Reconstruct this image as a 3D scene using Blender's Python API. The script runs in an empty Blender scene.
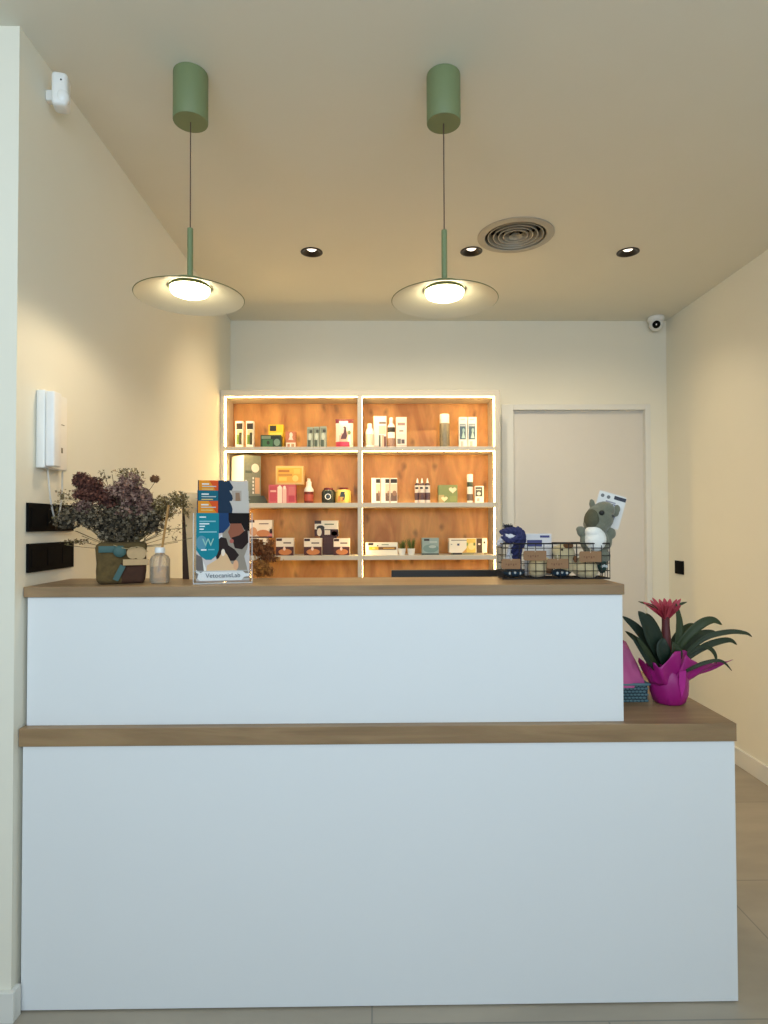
import bpy, bmesh, math, random
from mathutils import Vector, Matrix, Euler
R = random.Random(7)
C = bpy.context.scene.collection
PI = math.pi

# ------------------------------------------------------------------ camera
F_PX, PITCH, YAW, ROLL, EYE = 608.0747, 0.0200, 0.0126, 0.0033, 1.2617
def _rows():
    c, s = math.cos(YAW), math.sin(YAW)
    A = Matrix(((c, -s, 0), (s, c, 0), (0, 0, 1)))
    c, s = math.cos(PITCH), math.sin(PITCH)
    B = Matrix(((1, 0, 0), (0, c, s), (0, -s, c)))
    c, s = math.cos(ROLL), math.sin(ROLL)
    D = Matrix(((c, 0, -s), (0, 1, 0), (s, 0, c)))
    return D @ B @ A
M3 = _rows()
cam_d = bpy.data.cameras.new('camera')
cam = bpy.data.objects.new('camera', cam_d); C.objects.link(cam)
cam_d.sensor_fit = 'VERTICAL'; cam_d.sensor_height = 36; cam_d.lens = F_PX / 1024 * 36
r, f, u = M3[0], M3[1], M3[2]
mw = Matrix(((r[0], u[0], -f[0], 0), (r[1], u[1], -f[1], 0), (r[2], u[2], -f[2], EYE), (0, 0, 0, 1)))
cam.matrix_world = mw
cam_d.clip_start = 0.02
bpy.context.scene.camera = cam
def ray(px, py):
    return M3.transposed() @ Vector(((px - 384) / F_PX, 1.0, -(py - 512) / F_PX))
def at(px, py, Y):      # point on the plane y = Y
    d = ray(px, py); t = Y / d.y
    return Vector((d.x * t, Y, EYE + d.z * t))
def atx(px, py, X):
    d = ray(px, py); t = X / d.x
    return Vector((X, d.y * t, EYE + d.z * t))
def atz(px, py, Z):
    d = ray(px, py); t = (Z - EYE) / d.z
    return Vector((d.x * t, d.y * t, Z))

# ------------------------------------------------------------------ materials
def lin(c):
    return tuple(((v / 255) / 12.92 if v / 255 <= .04045 else (((v / 255) + .055) / 1.055) ** 2.4) for v in c[:3]) + (1,)
_mc = {}
def mat(rgb, rough=.5, metal=0, var=.06, scale=25, bump=0, trans=0, emit=0, coat=0, sheen=0):
    key = (tuple(rgb), rough, metal, var, scale, bump, trans, emit, coat, sheen)
    if key in _mc: return _mc[key]
    m = bpy.data.materials.new('surface'); m.use_nodes = True
    nt = m.node_tree; b = nt.nodes['Principled BSDF']
    col = lin(rgb)
    n = nt.nodes.new('ShaderNodeTexNoise'); n.inputs['Scale'].default_value = scale; n.inputs['Detail'].default_value = 4
    tc = nt.nodes.new('ShaderNodeTexCoord'); nt.links.new(tc.outputs['Object'], n.inputs['Vector'])
    mx = nt.nodes.new('ShaderNodeMix'); mx.data_type = 'RGBA'
    mx.inputs[6].default_value = tuple(max(0, v * (1 - var)) for v in col[:3]) + (1,)
    mx.inputs[7].default_value = tuple(min(1, v * (1 + var)) for v in col[:3]) + (1,)
    nt.links.new(n.outputs['Fac'], mx.inputs[0]); nt.links.new(mx.outputs[2], b.inputs['Base Color'])
    b.inputs['Roughness'].default_value = rough; b.inputs['Metallic'].default_value = metal
    if trans: b.inputs['Transmission Weight'].default_value = trans
    if coat: b.inputs['Coat Weight'].default_value = coat
    if sheen: b.inputs['Sheen Weight'].default_value = sheen
    if emit:
        b.inputs['Emission Color'].default_value = col; b.inputs['Emission Strength'].default_value = emit
    if bump:
        bp = nt.nodes.new('ShaderNodeBump'); bp.inputs['Strength'].default_value = bump; bp.inputs['Distance'].default_value = .002
        nt.links.new(n.outputs['Fac'], bp.inputs['Height']); nt.links.new(bp.outputs['Normal'], b.inputs['Normal'])
    _mc[key] = m
    return m
def wood(name, dark, light, stretch, knots=False, rough=.45):
    m = bpy.data.materials.new(name); m.use_nodes = True
    nt = m.node_tree; b = nt.nodes['Principled BSDF']; L = nt.links.new
    tc = nt.nodes.new('ShaderNodeTexCoord'); mp = nt.nodes.new('ShaderNodeMapping')
    mp.inputs['Scale'].default_value = stretch; L(tc.outputs['Object'], mp.inputs['Vector'])
    n1 = nt.nodes.new('ShaderNodeTexNoise'); n1.inputs['Scale'].default_value = 3; n1.inputs['Detail'].default_value = 6; n1.inputs['Distortion'].default_value = .8
    L(mp.outputs[0], n1.inputs['Vector'])
    rp = nt.nodes.new('ShaderNodeValToRGB')
    rp.color_ramp.elements[0].position = .32; rp.color_ramp.elements[0].color = lin(dark)
    rp.color_ramp.elements[1].position = .66; rp.color_ramp.elements[1].color = lin(light)
    L(n1.outputs['Fac'], rp.inputs[0]); out = rp.outputs[0]
    n2 = nt.nodes.new('ShaderNodeTexNoise'); n2.inputs['Scale'].default_value = 40; n2.inputs['Detail'].default_value = 3
    L(mp.outputs[0], n2.inputs['Vector'])
    mx = nt.nodes.new('ShaderNodeMix'); mx.data_type = 'RGBA'; mx.blend_type = 'MULTIPLY'; mx.inputs[0].default_value = .18
    L(out, mx.inputs[6]); L(n2.outputs['Color'], mx.inputs[7]); out = mx.outputs[2]
    if knots:
        sp = nt.nodes.new('ShaderNodeSeparateXYZ'); cb = nt.nodes.new('ShaderNodeCombineXYZ'); L(tc.outputs['Object'], sp.inputs[0]); L(sp.outputs['X'], cb.inputs['X']); L(sp.outputs['Z'], cb.inputs['Y'])
        n3 = nt.nodes.new('ShaderNodeTexNoise'); n3.inputs['Scale'].default_value = 9; L(cb.outputs[0], n3.inputs['Vector'])
        ad = nt.nodes.new('ShaderNodeVectorMath'); ad.operation = 'MULTIPLY_ADD'; ad.inputs[1].default_value = (.05, .05, 0); L(n3.outputs['Color'], ad.inputs[0])
        mp2 = nt.nodes.new('ShaderNodeMapping'); mp2.inputs['Scale'].default_value = (1.5, .8, 1); L(cb.outputs[0], ad.inputs[2]); L(ad.outputs[0], mp2.inputs['Vector'])
        v = nt.nodes.new('ShaderNodeTexVoronoi'); v.voronoi_dimensions = '2D'; v.inputs['Scale'].default_value = 4.2; L(mp2.outputs[0], v.inputs['Vector'])
        r2 = nt.nodes.new('ShaderNodeValToRGB'); r2.color_ramp.elements[0].position = .02; r2.color_ramp.elements[0].color = (.25, .25, .25, 1)
        r2.color_ramp.elements[1].position = .12; r2.color_ramp.elements[1].color = (1, 1, 1, 1)
        L(v.outputs['Distance'], r2.inputs[0])
        m2 = nt.nodes.new('ShaderNodeMix'); m2.data_type = 'RGBA'; m2.blend_type = 'MULTIPLY'; m2.inputs[0].default_value = .6
        L(out, m2.inputs[6]); L(r2.outputs[0], m2.inputs[7]); out = m2.outputs[2]
    L(out, b.inputs['Base Color']); b.inputs['Roughness'].default_value = rough
    bp = nt.nodes.new('ShaderNodeBump'); bp.inputs['Strength'].default_value = .15; bp.inputs['Distance'].default_value = .001
    L(n2.outputs['Fac'], bp.inputs['Height']); L(bp.outputs['Normal'], b.inputs['Normal'])
    return m
def floor_material():
    m = bpy.data.materials.new('stone_tile'); m.use_nodes = True
    nt = m.node_tree; b = nt.nodes['Principled BSDF']; L = nt.links.new
    tc = nt.nodes.new('ShaderNodeTexCoord'); mp = nt.nodes.new('ShaderNodeMapping')
    mp.inputs['Location'].default_value = (.015, .231, 0); L(tc.outputs['Object'], mp.inputs['Vector'])
    br = nt.nodes.new('ShaderNodeTexBrick'); br.inputs['Scale'].default_value = 1; br.offset = .5
    br.inputs['Brick Width'].default_value = 1.2; br.inputs['Row Height'].default_value = .597
    br.inputs['Mortar Size'].default_value = .0025; br.inputs['Mortar Smooth'].default_value = .2
    br.inputs['Color1'].default_value = lin((172, 161, 144)); br.inputs['Color2'].default_value = lin((166, 155, 138)); br.inputs['Mortar'].default_value = lin((138, 134, 124))
    L(mp.outputs[0], br.inputs['Vector'])
    mp2 = nt.nodes.new('ShaderNodeMapping'); mp2.inputs['Scale'].default_value = (1.3, 4, 1); L(tc.outputs['Object'], mp2.inputs['Vector'])
    n = nt.nodes.new('ShaderNodeTexNoise'); n.inputs['Scale'].default_value = 2.2; n.inputs['Detail'].default_value = 7
    L(mp2.outputs[0], n.inputs['Vector'])
    rp = nt.nodes.new('ShaderNodeValToRGB'); rp.color_ramp.elements[0].color = (.72, .72, .72, 1); rp.color_ramp.elements[0].position = .3; rp.color_ramp.elements[1].position = .7
    L(n.outputs['Fac'], rp.inputs[0])
    mx = nt.nodes.new('ShaderNodeMix'); mx.data_type = 'RGBA'; mx.blend_type = 'MULTIPLY'; mx.inputs[0].default_value = .7
    L(br.outputs['Color'], mx.inputs[6]); L(rp.outputs[0], mx.inputs[7]); L(mx.outputs[2], b.inputs['Base Color'])
    b.inputs['Roughness'].default_value = .42
    return m
def clear_material(name, tint=(1, 1, 1), gloss=1, rough=.05, haze=0):
    m = bpy.data.materials.new(name); m.use_nodes = True
    nt = m.node_tree; nt.nodes.clear(); L = nt.links.new
    o = nt.nodes.new('ShaderNodeOutputMaterial'); t = nt.nodes.new('ShaderNodeBsdfTransparent'); g = nt.nodes.new('ShaderNodeBsdfGlossy')
    fr = nt.nodes.new('ShaderNodeFresnel'); fr.inputs[0].default_value = 1.45
    t.inputs[0].default_value = tint + (1,); g.inputs['Roughness'].default_value = rough
    mx = nt.nodes.new('ShaderNodeMixShader'); gm = nt.nodes.new('ShaderNodeMath'); gm.operation = 'MULTIPLY'; gm.inputs[1].default_value = gloss; L(fr.outputs[0], gm.inputs[0]); L(gm.outputs[0], mx.inputs[0]); L(t.outputs[0], mx.inputs[1]); L(g.outputs[0], mx.inputs[2])
    out = mx.outputs[0]
    if haze:
        d = nt.nodes.new('ShaderNodeBsdfDiffuse'); d.inputs[0].default_value = tint + (1,)
        m2 = nt.nodes.new('ShaderNodeMixShader'); m2.inputs[0].default_value = haze; L(out, m2.inputs[1]); L(d.outputs[0], m2.inputs[2]); out = m2.outputs[0]
    L(out, o.inputs[0]); return m
def emis(rgb, s):
    m = bpy.data.materials.new('light_source'); m.use_nodes = True
    nt = m.node_tree; b = nt.nodes['Principled BSDF']
    b.inputs['Base Color'].default_value = (.8, .8, .8, 1)
    b.inputs['Emission Color'].default_value = lin(rgb); b.inputs['Emission Strength'].default_value = s
    return m

PAINT = mat((236, 232, 216), .85, var=.015, scale=6, bump=.03)
CEIL = mat((228, 225, 210), .9, var=.015, scale=5)
LAM = mat((232, 235, 236), .38, var=.01, scale=3)
TRIMW = mat((228, 227, 220), .45, var=.01)
DOORW = mat((220, 215, 206), .45, var=.01)
OAK = wood('oak_worktop', (140, 112, 80), (166, 136, 99), (1.0, 10, 10))
OAKBACK = wood('knotty_oak_back', (176, 116, 58), (230, 172, 98), (2.8, 2.8, .8), knots=True)
SHELFW = mat((204, 197, 184), .5, var=.03, scale=40)
SAGE = mat((118, 132, 92), .5, var=.03)
BLACK = mat((6, 6, 7), .8, var=.05); BLACK.node_tree.nodes['Principled BSDF'].inputs['Specular IOR Level'].default_value = .15
BLACKM = mat((22, 21, 20), .5, var=.05)
WHITE = mat((236, 236, 232), .4, var=.02)
CREAM = mat((238, 232, 214), .4, var=.02)

# ------------------------------------------------------------------ mesh helpers
def B(): return bmesh.new()
def _fin(bm, before, mi, M=None):
    for fc in bm.faces:
        if fc not in before: fc.material_index = mi
def box(bm, x0, x1, y0, y1, z0, z1, mi=0, bev=0, M=None, seg=2):
    vs = [bm.verts.new((x, y, z)) for x in (x0, x1) for y in (y0, y1) for z in (z0, z1)]
    fs = [bm.faces.new([vs[i] for i in q]) for q in ((0, 1, 3, 2), (4, 6, 7, 5), (0, 4, 5, 1), (2, 3, 7, 6), (0, 2, 6, 4), (1, 5, 7, 3))]
    for q in fs: q.material_index = mi
    if bev:
        es = list({e for q in fs for e in q.edges})
        r_ = bmesh.ops.bevel(bm, geom=es, offset=bev, segments=seg, affect='EDGES', profile=.5)
        vs = list({v for q in r_['faces'] for v in q.verts} | {v for v in vs if v.is_valid})
        for q in r_['faces']: q.material_index = mi
    if M is not None:
        bmesh.ops.transform(bm, matrix=M, verts=vs)
    return vs
def lathe(bm, prof, c=(0, 0, 0), seg=32, mi=0, M=None, sx=1, sy=1):
    rings = []
    new = []
    for rr, z in prof:
        if rr < 1e-6:
            v = bm.verts.new((c[0], c[1], c[2] + z)); rings.append([v]); new.append(v)
        else:
            k = [bm.verts.new((c[0] + rr * sx * math.cos(2 * PI * i / seg), c[1] + rr * sy * math.sin(2 * PI * i / seg), c[2] + z)) for i in range(seg)]
            rings.append(k); new += k
    for a, b in zip(rings, rings[1:]):
        for i in range(seg):
            j = (i + 1) % seg
            if len(a) == 1 and len(b) == 1: continue
            if len(a) == 1: fc = bm.faces.new((a[0], b[j], b[i]))
            elif len(b) == 1: fc = bm.faces.new((a[i], a[j], b[0]))
            else: fc = bm.faces.new((a[i], a[j], b[j], b[i]))
            fc.material_index = mi
    if M is not None: bmesh.ops.transform(bm, matrix=M, verts=new)
    return new
def tube(bm, pts, rad, seg=8, mi=0):
    pts = [Vector(p) for p in pts]; n = len(pts)
    if not hasattr(rad, '__len__'): rad = [rad] * n
    up = None; rings = []
    for i, p in enumerate(pts):
        t = (pts[min(i + 1, n - 1)] - pts[max(i - 1, 0)]).normalized()
        if up is None:
            up = t.orthogonal().normalized()
        up = (up - t * up.dot(t)).normalized(); s = t.cross(up)
        rings.append([bm.verts.new(p + (up * math.cos(2 * PI * k / seg) + s * math.sin(2 * PI * k / seg)) * rad[i]) for k in range(seg)])
    for a, b in zip(rings, rings[1:]):
        for k in range(seg):
            j = (k + 1) % seg
            bm.faces.new((a[k], a[j], b[j], b[k])).material_index = mi
    for rg, rev in ((rings[0], True), (rings[-1], False)):
        bm.faces.new(rg[::-1] if rev else rg).material_index = mi
def ball(bm, c, rad, mi=0, seg=20, rot=None):
    if not hasattr(rad, '__len__'): rad = (rad,) * 3
    before = len(bm.faces)
    M = Matrix.Translation(c) @ (rot.to_matrix().to_4x4() if rot else Matrix()) @ Matrix.Diagonal((rad[0], rad[1], rad[2], 1))
    r_ = bmesh.ops.create_uvsphere(bm, u_segments=seg, v_segments=max(6, seg // 2), radius=1, matrix=M)
    for v in r_['verts']:
        for fc in v.link_faces: fc.material_index = mi
def prism(bm, pts, y0, y1, mi=0, M=None):       # outline in x,z extruded along y
    a = [bm.verts.new((p[0], y0, p[1])) for p in pts]; b = [bm.verts.new((p[0], y1, p[1])) for p in pts]
    n = len(pts)
    fs = [bm.faces.new(a), bm.faces.new(b[::-1])]
    for i in range(n): fs.append(bm.faces.new((a[i], b[i], b[(i + 1) % n], a[(i + 1) % n])))
    for q in fs: q.material_index = mi
    if M is not None: bmesh.ops.transform(bm, matrix=M, verts=a + b)
def smooth_path(pts, n=6):
    pts = [Vector(p) for p in pts]; out = []
    for i in range(len(pts) - 1):
        p0, p1, p2, p3 = pts[max(i - 1, 0)], pts[i], pts[i + 1], pts[min(i + 2, len(pts) - 1)]
        for k in range(n):
            t = k / n
            out.append(.5 * ((2 * p1) + (p2 - p0) * t + (2 * p0 - 5 * p1 + 4 * p2 - p3) * t * t + (3 * p1 - p0 - 3 * p2 + p3) * t ** 3))
    out.append(pts[-1]); return out
def thick_ellipse(bm, cx, cz, rx, rz, y0, y1, mi=0, seg=24, M=None):
    prism(bm, [(cx + rx * math.cos(-2 * PI * i / seg), cz + rz * math.sin(-2 * PI * i / seg)) for i in range(seg)], y0, y1, mi, M)
ORG = {}
def tag(o, label, cat, group=None):
    o['label'] = label; o['category'] = cat; o['kind'] = 'thing'
    if group: o['group'] = group
    return o
def thing(name, label, cat, loc, group=None):
    o = bpy.data.objects.new(name, None); C.objects.link(o); o.location = loc; o.empty_display_size = .05
    ORG[o.name] = Vector(loc); return tag(o, label, cat, group)
def obj(name, bm, mats, parent=None, org=None, smooth=False, label=None, angle=35, mods=()):
    o0 = ORG[parent.name] if parent else Vector(org or (0, 0, 0))
    bmesh.ops.recalc_face_normals(bm, faces=bm.faces)
    if o0.length: bmesh.ops.translate(bm, vec=-o0, verts=bm.verts)
    me = bpy.data.meshes.new(name); bm.to_mesh(me); bm.free()
    for m in (mats if isinstance(mats, (list, tuple)) else [mats]): me.materials.append(m)
    if smooth:
        for p in me.polygons: p.use_smooth = True
        try: me.set_sharp_from_angle(angle=math.radians(angle))
        except Exception: pass
    o = bpy.data.objects.new(name, me); C.objects.link(o)
    if parent: o.parent = parent
    else: o.location = o0
    ORG[o.name] = o0
    if label: o['label'] = label
    return o
def struct(name, bm, mats, parent=None, smooth=False):
    o = obj(name, bm, mats, parent, smooth=smooth)
    if not parent: o['kind'] = 'structure'
    return o
def text(bm, s, size, M, mi=0, depth=.0003):
    cu = bpy.data.curves.new('t', 'FONT'); cu.body = s; cu.size = size; cu.extrude = depth; cu.align_x = 'CENTER'; cu.align_y = 'CENTER'; cu.resolution_u = 3
    to = bpy.data.objects.new('t', cu); me = to.to_mesh()
    base = len(bm.verts); me2 = me.copy(); to.to_mesh_clear()
    nb = len(bm.faces); bm.from_mesh(me2); bm.verts.ensure_lookup_table(); bm.faces.ensure_lookup_table()
    bmesh.ops.transform(bm, matrix=M, verts=bm.verts[base:])
    for q in bm.faces[nb:]: q.material_index = mi
    bpy.data.meshes.remove(me2); bpy.data.objects.remove(to); bpy.data.curves.remove(cu)
def facing(x, y, z, roll=0):        # text laid in x,y -> upright facing the camera side (-Y)
    return Matrix.Translation((x, y, z)) @ Matrix.Rotation(roll, 4, 'Y') @ Matrix.Rotation(PI / 2, 4, 'X')
def copy_tree(o, parent=None):
    c = o.copy(); C.objects.link(c)
    if parent: c.parent = parent
    for ch in list(o.children): copy_tree(ch, c)
    return c

# ------------------------------------------------------------------ room shell
XL, XR, YB, H = -.936, 1.887, 3.906, 2.577
YP = 1.5885; XF = -2.7; YF = -.85
b = B(); box(b, XF - .2, XR + .2, YF - .2, YB + .2, -.1, 0); struct('floor', b, floor_material())
DL = [atz(311.7, 252, H), atz(471.3, 251.3, H), atz(628, 252, H)]
VENT = atz(515.5, 235.5, H)
b = B()
def loop(pts):
    vs = [b.verts.new(p) for p in pts]
    return [b.edges.new((vs[i], vs[(i + 1) % len(vs)])) for i in range(len(vs))]
ed = loop([(XF - .2, YF - .2, H), (XR + .2, YF - .2, H), (XR + .2, YB + .2, H), (XF - .2, YB + .2, H)])
for c_, rr in [(p, .0475) for p in DL] + [(VENT, .148)]:
    ed += loop([(c_.x + rr * math.cos(2 * PI * i / 40), c_.y + rr * math.sin(2 * PI * i / 40), H) for i in range(40)])
bmesh.ops.triangle_fill(b, edges=ed, use_beauty=True, use_dissolve=False)
box(b, XF - .2, XR + .2, YF - .2, YB + .2, H + .25, H + .3)
for (x0, x1, y0, y1) in ((XF - .2, XF - .15, YF - .2, YB + .2), (XR + .15, XR + .2, YF - .2, YB + .2), (XF - .15, XR + .15, YF - .2, YF - .15), (XF - .15, XR + .15, YB + .15, YB + .2)):
    box(b, x0, x1, y0, y1, H, H + .25)
struct('ceiling', b, CEIL)
b = B(); box(b, XL - .12, XL, YP, YB + .12, 0, H); struct('wall_left', b, PAINT)
b = B(); box(b, XF, XL - .12, YP, YP + .12, 0, H); struct('wall_front_left', b, PAINT)
b = B(); box(b, XR, XR + .12, YF, YB, 0, H); struct('wall_right', b, PAINT)
b = B(); box(b, XF - .12, XF, YF, YP + .12, 0, H); struct('wall_entrance_left', b, PAINT)
# back wall with a door opening
DX0, DX1 = at(513, 450, YB).x, at(645.5, 450, YB).x
DZ = at(580, 409.5, YB).z
b = B()
box(b, XL, DX0, YB, YB + .12, 0, H); box(b, DX1, XR + .12, YB, YB + .12, 0, H); box(b, DX0, DX1, YB, YB + .12, DZ, H)
struct('wall_back', b, PAINT)
# shop front behind the photographer: piers and lintel round a wide glazed opening
b = B(); box(b, XF, -1.75, YF - .12, YF, 0, H); box(b, 1.6, XR, YF - .12, YF, 0, H); box(b, -1.75, 1.6, YF - .12, YF, 2.4, H); struct('wall_front', b, PAINT)
b = B()
for x in (-1.75, -.1, 1.53): box(b, x, x + .07, YF - .08, YF - .02, 0, 2.4)
box(b, -1.75, 1.6, YF - .08, YF - .02, 2.33, 2.4); box(b, -1.75, 1.6, YF - .08, YF - .02, 0, .07)
struct('window_1', b, BLACKM)
# door
b = B(); box(b, DX0, DX1, YB + .030, YB + .07, 0, DZ); dr = struct('door_1', b, DOORW)
b = B()
cz = at(580, 404.5, YB).z; cl = at(501.5, 450, YB).x; cr = at(650.5, 450, YB).x
box(b, cl, DX0 + .003, YB - .008, YB + .035, 0, cz, bev=.003); box(b, DX1 - .003, cr, YB - .008, YB + .035, 0, cz, bev=.003)
box(b, DX0 + .003, DX1 - .003, YB - .008, YB + .035, DZ - .003, cz, bev=.003)
obj('door_frame', b, TRIMW, dr)
hb = B(); hx = DX0 + .07
tube(hb, [(hx, YB + .03, 1.0), (hx, YB - .02, 1.0)], .009); tube(hb, [(hx, YB - .02, 1.0), (hx + .11, YB - .02, 1.0)], .008)
obj('door_handle', hb, mat((170, 168, 165), .3, 1), dr, smooth=True)
# baseboards
BBH = .088
b = B(); box(b, XR - .013, XR, YF, YB, 0, BBH, bev=.002); struct('baseboard_right', b, TRIMW)
b = B(); box(b, cr, XR - .013, YB - .013, YB, 0, BBH, bev=.002); struct('baseboard_back', b, TRIMW)
b = B()
zt = at(5, 993.5, YP - .013).z
box(b, XF, XL + .013, YP - .013, YP, 0, zt, bev=.002); box(b, XL + .0005, XL + .013, YP, YP + .02, 0, zt)
struct('baseboard_front_left', b, TRIMW)

# ------------------------------------------------------------------ reception counter
YC, F1 = 1.6136, 1.608
Z1, T1 = .7313, .0469
CXR, WXR = .9486, .9515
b = B()
box(b, XL + .010, CXR, YC, YC + .019, .004, Z1 - T1, bev=.0008)
root = thing('reception_counter', 'wide white laminate lower half of the reception counter standing on floor tiles', 'counter', (0, YC, 0))
obj('front_panel', b, LAM, root)
b = B(); box(b, CXR - .019, CXR, YC + .0195, 2.36, .004, Z1 - T1, bev=.0008); obj('side_panel', b, LAM, root)
b = B(); box(b, XL + .010, XL + .028, YC + .0195, 2.36, .004, Z1 - T1); obj('side_panel', b, LAM, root)
b = B(); box(b, XL + .03, CXR - .025, YC + .03, 2.3, 0, .004); box(b, XL + .03, CXR - .025, 2.0, 2.018, .004, Z1 - T1); obj('modesty_panel', b, LAM, root)
b = B(); box(b, XL + .002, WXR, F1, 2.40, Z1 - T1, Z1, bev=.0012)
tag(obj('desk_worktop', b, OAK), 'long wood-grain lower worktop lying on the white counter base', 'worktop')
YR = 1.633; FU = 1.624; YUB = 1.872; Z2 = 1.0988; T2 = .0275
RX = at(623, 650, YR).x
UX = at(624.6, 590, FU).x
root = thing('raised_counter', 'white laminate raised upper section of the counter between the two wooden worktops', 'counter', (0, YR, Z1))
b = B(); box(b, XL + .008, RX, YR, YR + .019, Z1, Z2 - T2, bev=.0008); obj('front_panel', b, LAM, root)
b = B(); box(b, RX - .019, RX, YR + .0195, YUB - .01, Z1, Z2 - T2, bev=.0008); obj('side_panel', b, LAM, root)
b = B(); box(b, XL + .008, XL + .027, YR + .0195, YUB - .01, Z1, Z2 - T2); obj('side_panel', b, LAM, root)
b = B(); box(b, XL + .028, RX - .02, YUB - .029, YUB - .01, Z1, Z2 - T2); obj('back_panel', b, LAM, root)
b = B(); box(b, XL + .002, UX, FU, YUB, Z2 - T2, Z2, bev=.0012)
tag(obj('counter_worktop', b, OAK), 'narrow wood-grain ledge on top of the raised white counter section', 'worktop')

# ------------------------------------------------------------------ shelving unit
YS = 3.6425
SX0, SX1 = XL + .003, at(500, 450, YS).x
ST = at(360, 390, YS).z
IX0, IX1 = at(224, 430, YS).x, at(495, 430, YS).x
MX0, MX1 = at(357.6, 480, YS).x, at(362.2, 480, YS).x
TB = at(360, 396, YS).z
bz = [(at(360, 446.6, YS).z, at(360, 450.6, YS).z), (at(360, 502.8, YS).z, at(360, 507.4, YS).z), (at(360, 555.6, YS).z, at(360, 560, YS).z),
      (at(360, 609, YS).z, at(360, 613, YS).z)]
root = thing('shelving_unit', 'white framed wall shelving with knotty wood backs and glowing light strips', 'shelf', (SX0, YS, 0))
b = B(); box(b, SX0, IX0, YS, YB - .003, 0, ST, bev=.001); obj('side_panel', b, SHELFW, root)
b = B(); box(b, IX1, SX1, YS, YB - .003, 0, ST, bev=.001); obj('side_panel', b, SHELFW, root)
b = B(); box(b, IX0, IX1, YS, YB - .003, TB, ST, bev=.001); obj('top_panel', b, SHELFW, root)
b = B(); box(b, MX0, MX1, YS, YB - .03, .1, TB, bev=.001); obj('divider', b, SHELFW, root)
b = B(); box(b, IX0, IX1, YB - .025, YB - .004, .1, TB); obj('back_panel', b, OAKBACK, root, label='knotty orange-brown wood back panel')
b = B(); box(b, IX0, IX1, YS + .02, YB - .03, 0, .1); obj('plinth', b, SHELFW, root)
for (zt_, zb_) in bz:
    for x0, x1 in ((IX0, MX0), (MX1, IX1)):
        b = B(); box(b, x0, x1, YS, YB - .026, zb_, zt_, bev=.001); obj('shelf', b, SHELFW, root)
LED = emis((255, 210, 136), 33)
tops = [TB] + [q[1] for q in bz[:3]]; bots = [q[0] for q in bz]
for zt_, zb_ in zip(tops, bots):
    for x, s in ((IX0, 1), (MX0, -1), (MX1, 1), (IX1, -1)):
        b = B(); xa, xb = sorted((x - s * .001 if x == MX0 else x + s * .0003, x + s * (.0054 if x in (IX0, IX1) else .0012 if x == MX1 else .00004))); box(b, xa, xb, YS + .012, YS + .026, zb_ + .004, zt_ - .004)
        obj('light_strip', b, LED, root)

for k, (zt_, pr) in enumerate(zip(tops[:2], (.004, .004))):
    for x0, x1 in ((IX0 + .007, MX0 - .002), (MX1 + .002, IX1 - .007)):
        b = B(); box(b, x0, x1, YS + .012, YS + .024, zt_ - pr, zt_ - .0003); obj('light_strip', b, LED, root)

# ------------------------------------------------------------------ pendants
def pendant(px, label, dy):
    Yp = 1.757
    c = at(px, 120, Yp); x = c.x
    root = thing('pendant_lamp', label, 'pendant lamp', (x, Yp, H), 'green pendant lamps over the counter')
    b = B(); zb = H - .142
    lathe(b, [(0, H - .0005), (.049, H - .0005), (.0495, H - .004), (.0495, zb + .002), (.0485, zb), (.004, zb), (0, zb)], (x, Yp, 0), 48)
    obj('ceiling_canopy', b, SAGE, root, smooth=True)
    zr0 = at(px, 278 + dy, Yp).z; zr1 = at(px, 228 + dy * .6, Yp).z
    b = B(); tube(b, [(x, Yp, zb - .0003), (x, Yp, zr1)], .0016, 8); obj('cord', b, mat((70, 52, 44), .7), root)
    b = B(); tube(b, [(x, Yp, zr1 - .0003), (x, Yp, zr0)], .0082, 20); obj('stem', b, SAGE, root, smooth=True)
    zc = at(px, 296.5 + dy, Yp).z          # rim height
    ra = .155; top = zr0
    b = B()
    lathe(b, [(.009, top - .001), (.050, top - .008), (.064, zc + .036), (ra - .001, zc + .001), (ra, zc), (ra - .0015, zc - .0006), (.063, zc + .0335), (.063, zc + .0325)], (x, Yp, 0), 96, 0)
    sh = obj('lamp_shade', b, [SAGE, WHITE], root, smooth=True, angle=25)
    b = B(); lathe(b, [(ra - .002, zc - .0012), (.063, zc + .0320), (.058, zc + .035), (.0, zc + .035)], (x, Yp, 0), 96, 0)
    obj('shade_lining', b, mat((225, 222, 205), .45, var=.01), sh, smooth=True, label='pale inner face of the shade')
    b = B(); lathe(b, [(.0575, zc + .0345), (.0590, zc + .030), (.0590, zc + .025), (.0575, zc + .025), (.0575, zc + .0345)], (x, Yp, 0), 64); obj('retaining_ring', b, SAGE, sh, smooth=True)
    b = B(); lathe(b, [(.0555, zc + .034), (.0562, zc + .021), (.052, zc + .012), (.036, zc + .005), (0, zc + .003)], (x, Yp, 0), 64)
    obj('diffuser', b, emis((255, 238, 196), 13), sh, smooth=True, label='glowing round diffuser')
    L = bpy.data.lights.new('pendant_light', 'SPOT'); L.energy = 7.6; L.color = (1, .78, .52); L.spot_size = math.radians(174); L.spot_blend = .3; L.shadow_soft_size = .055
    lo = bpy.data.objects.new('pendant_light', L); C.objects.link(lo); lo.location = (x, Yp, zc + .004)
pendant(190.6, 'left green pendant lamp with wide shallow disc shade hanging over the counter', 1)
pendant(443.6, 'right green pendant lamp with wide shallow disc shade beside the round air vent', 4)

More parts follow.
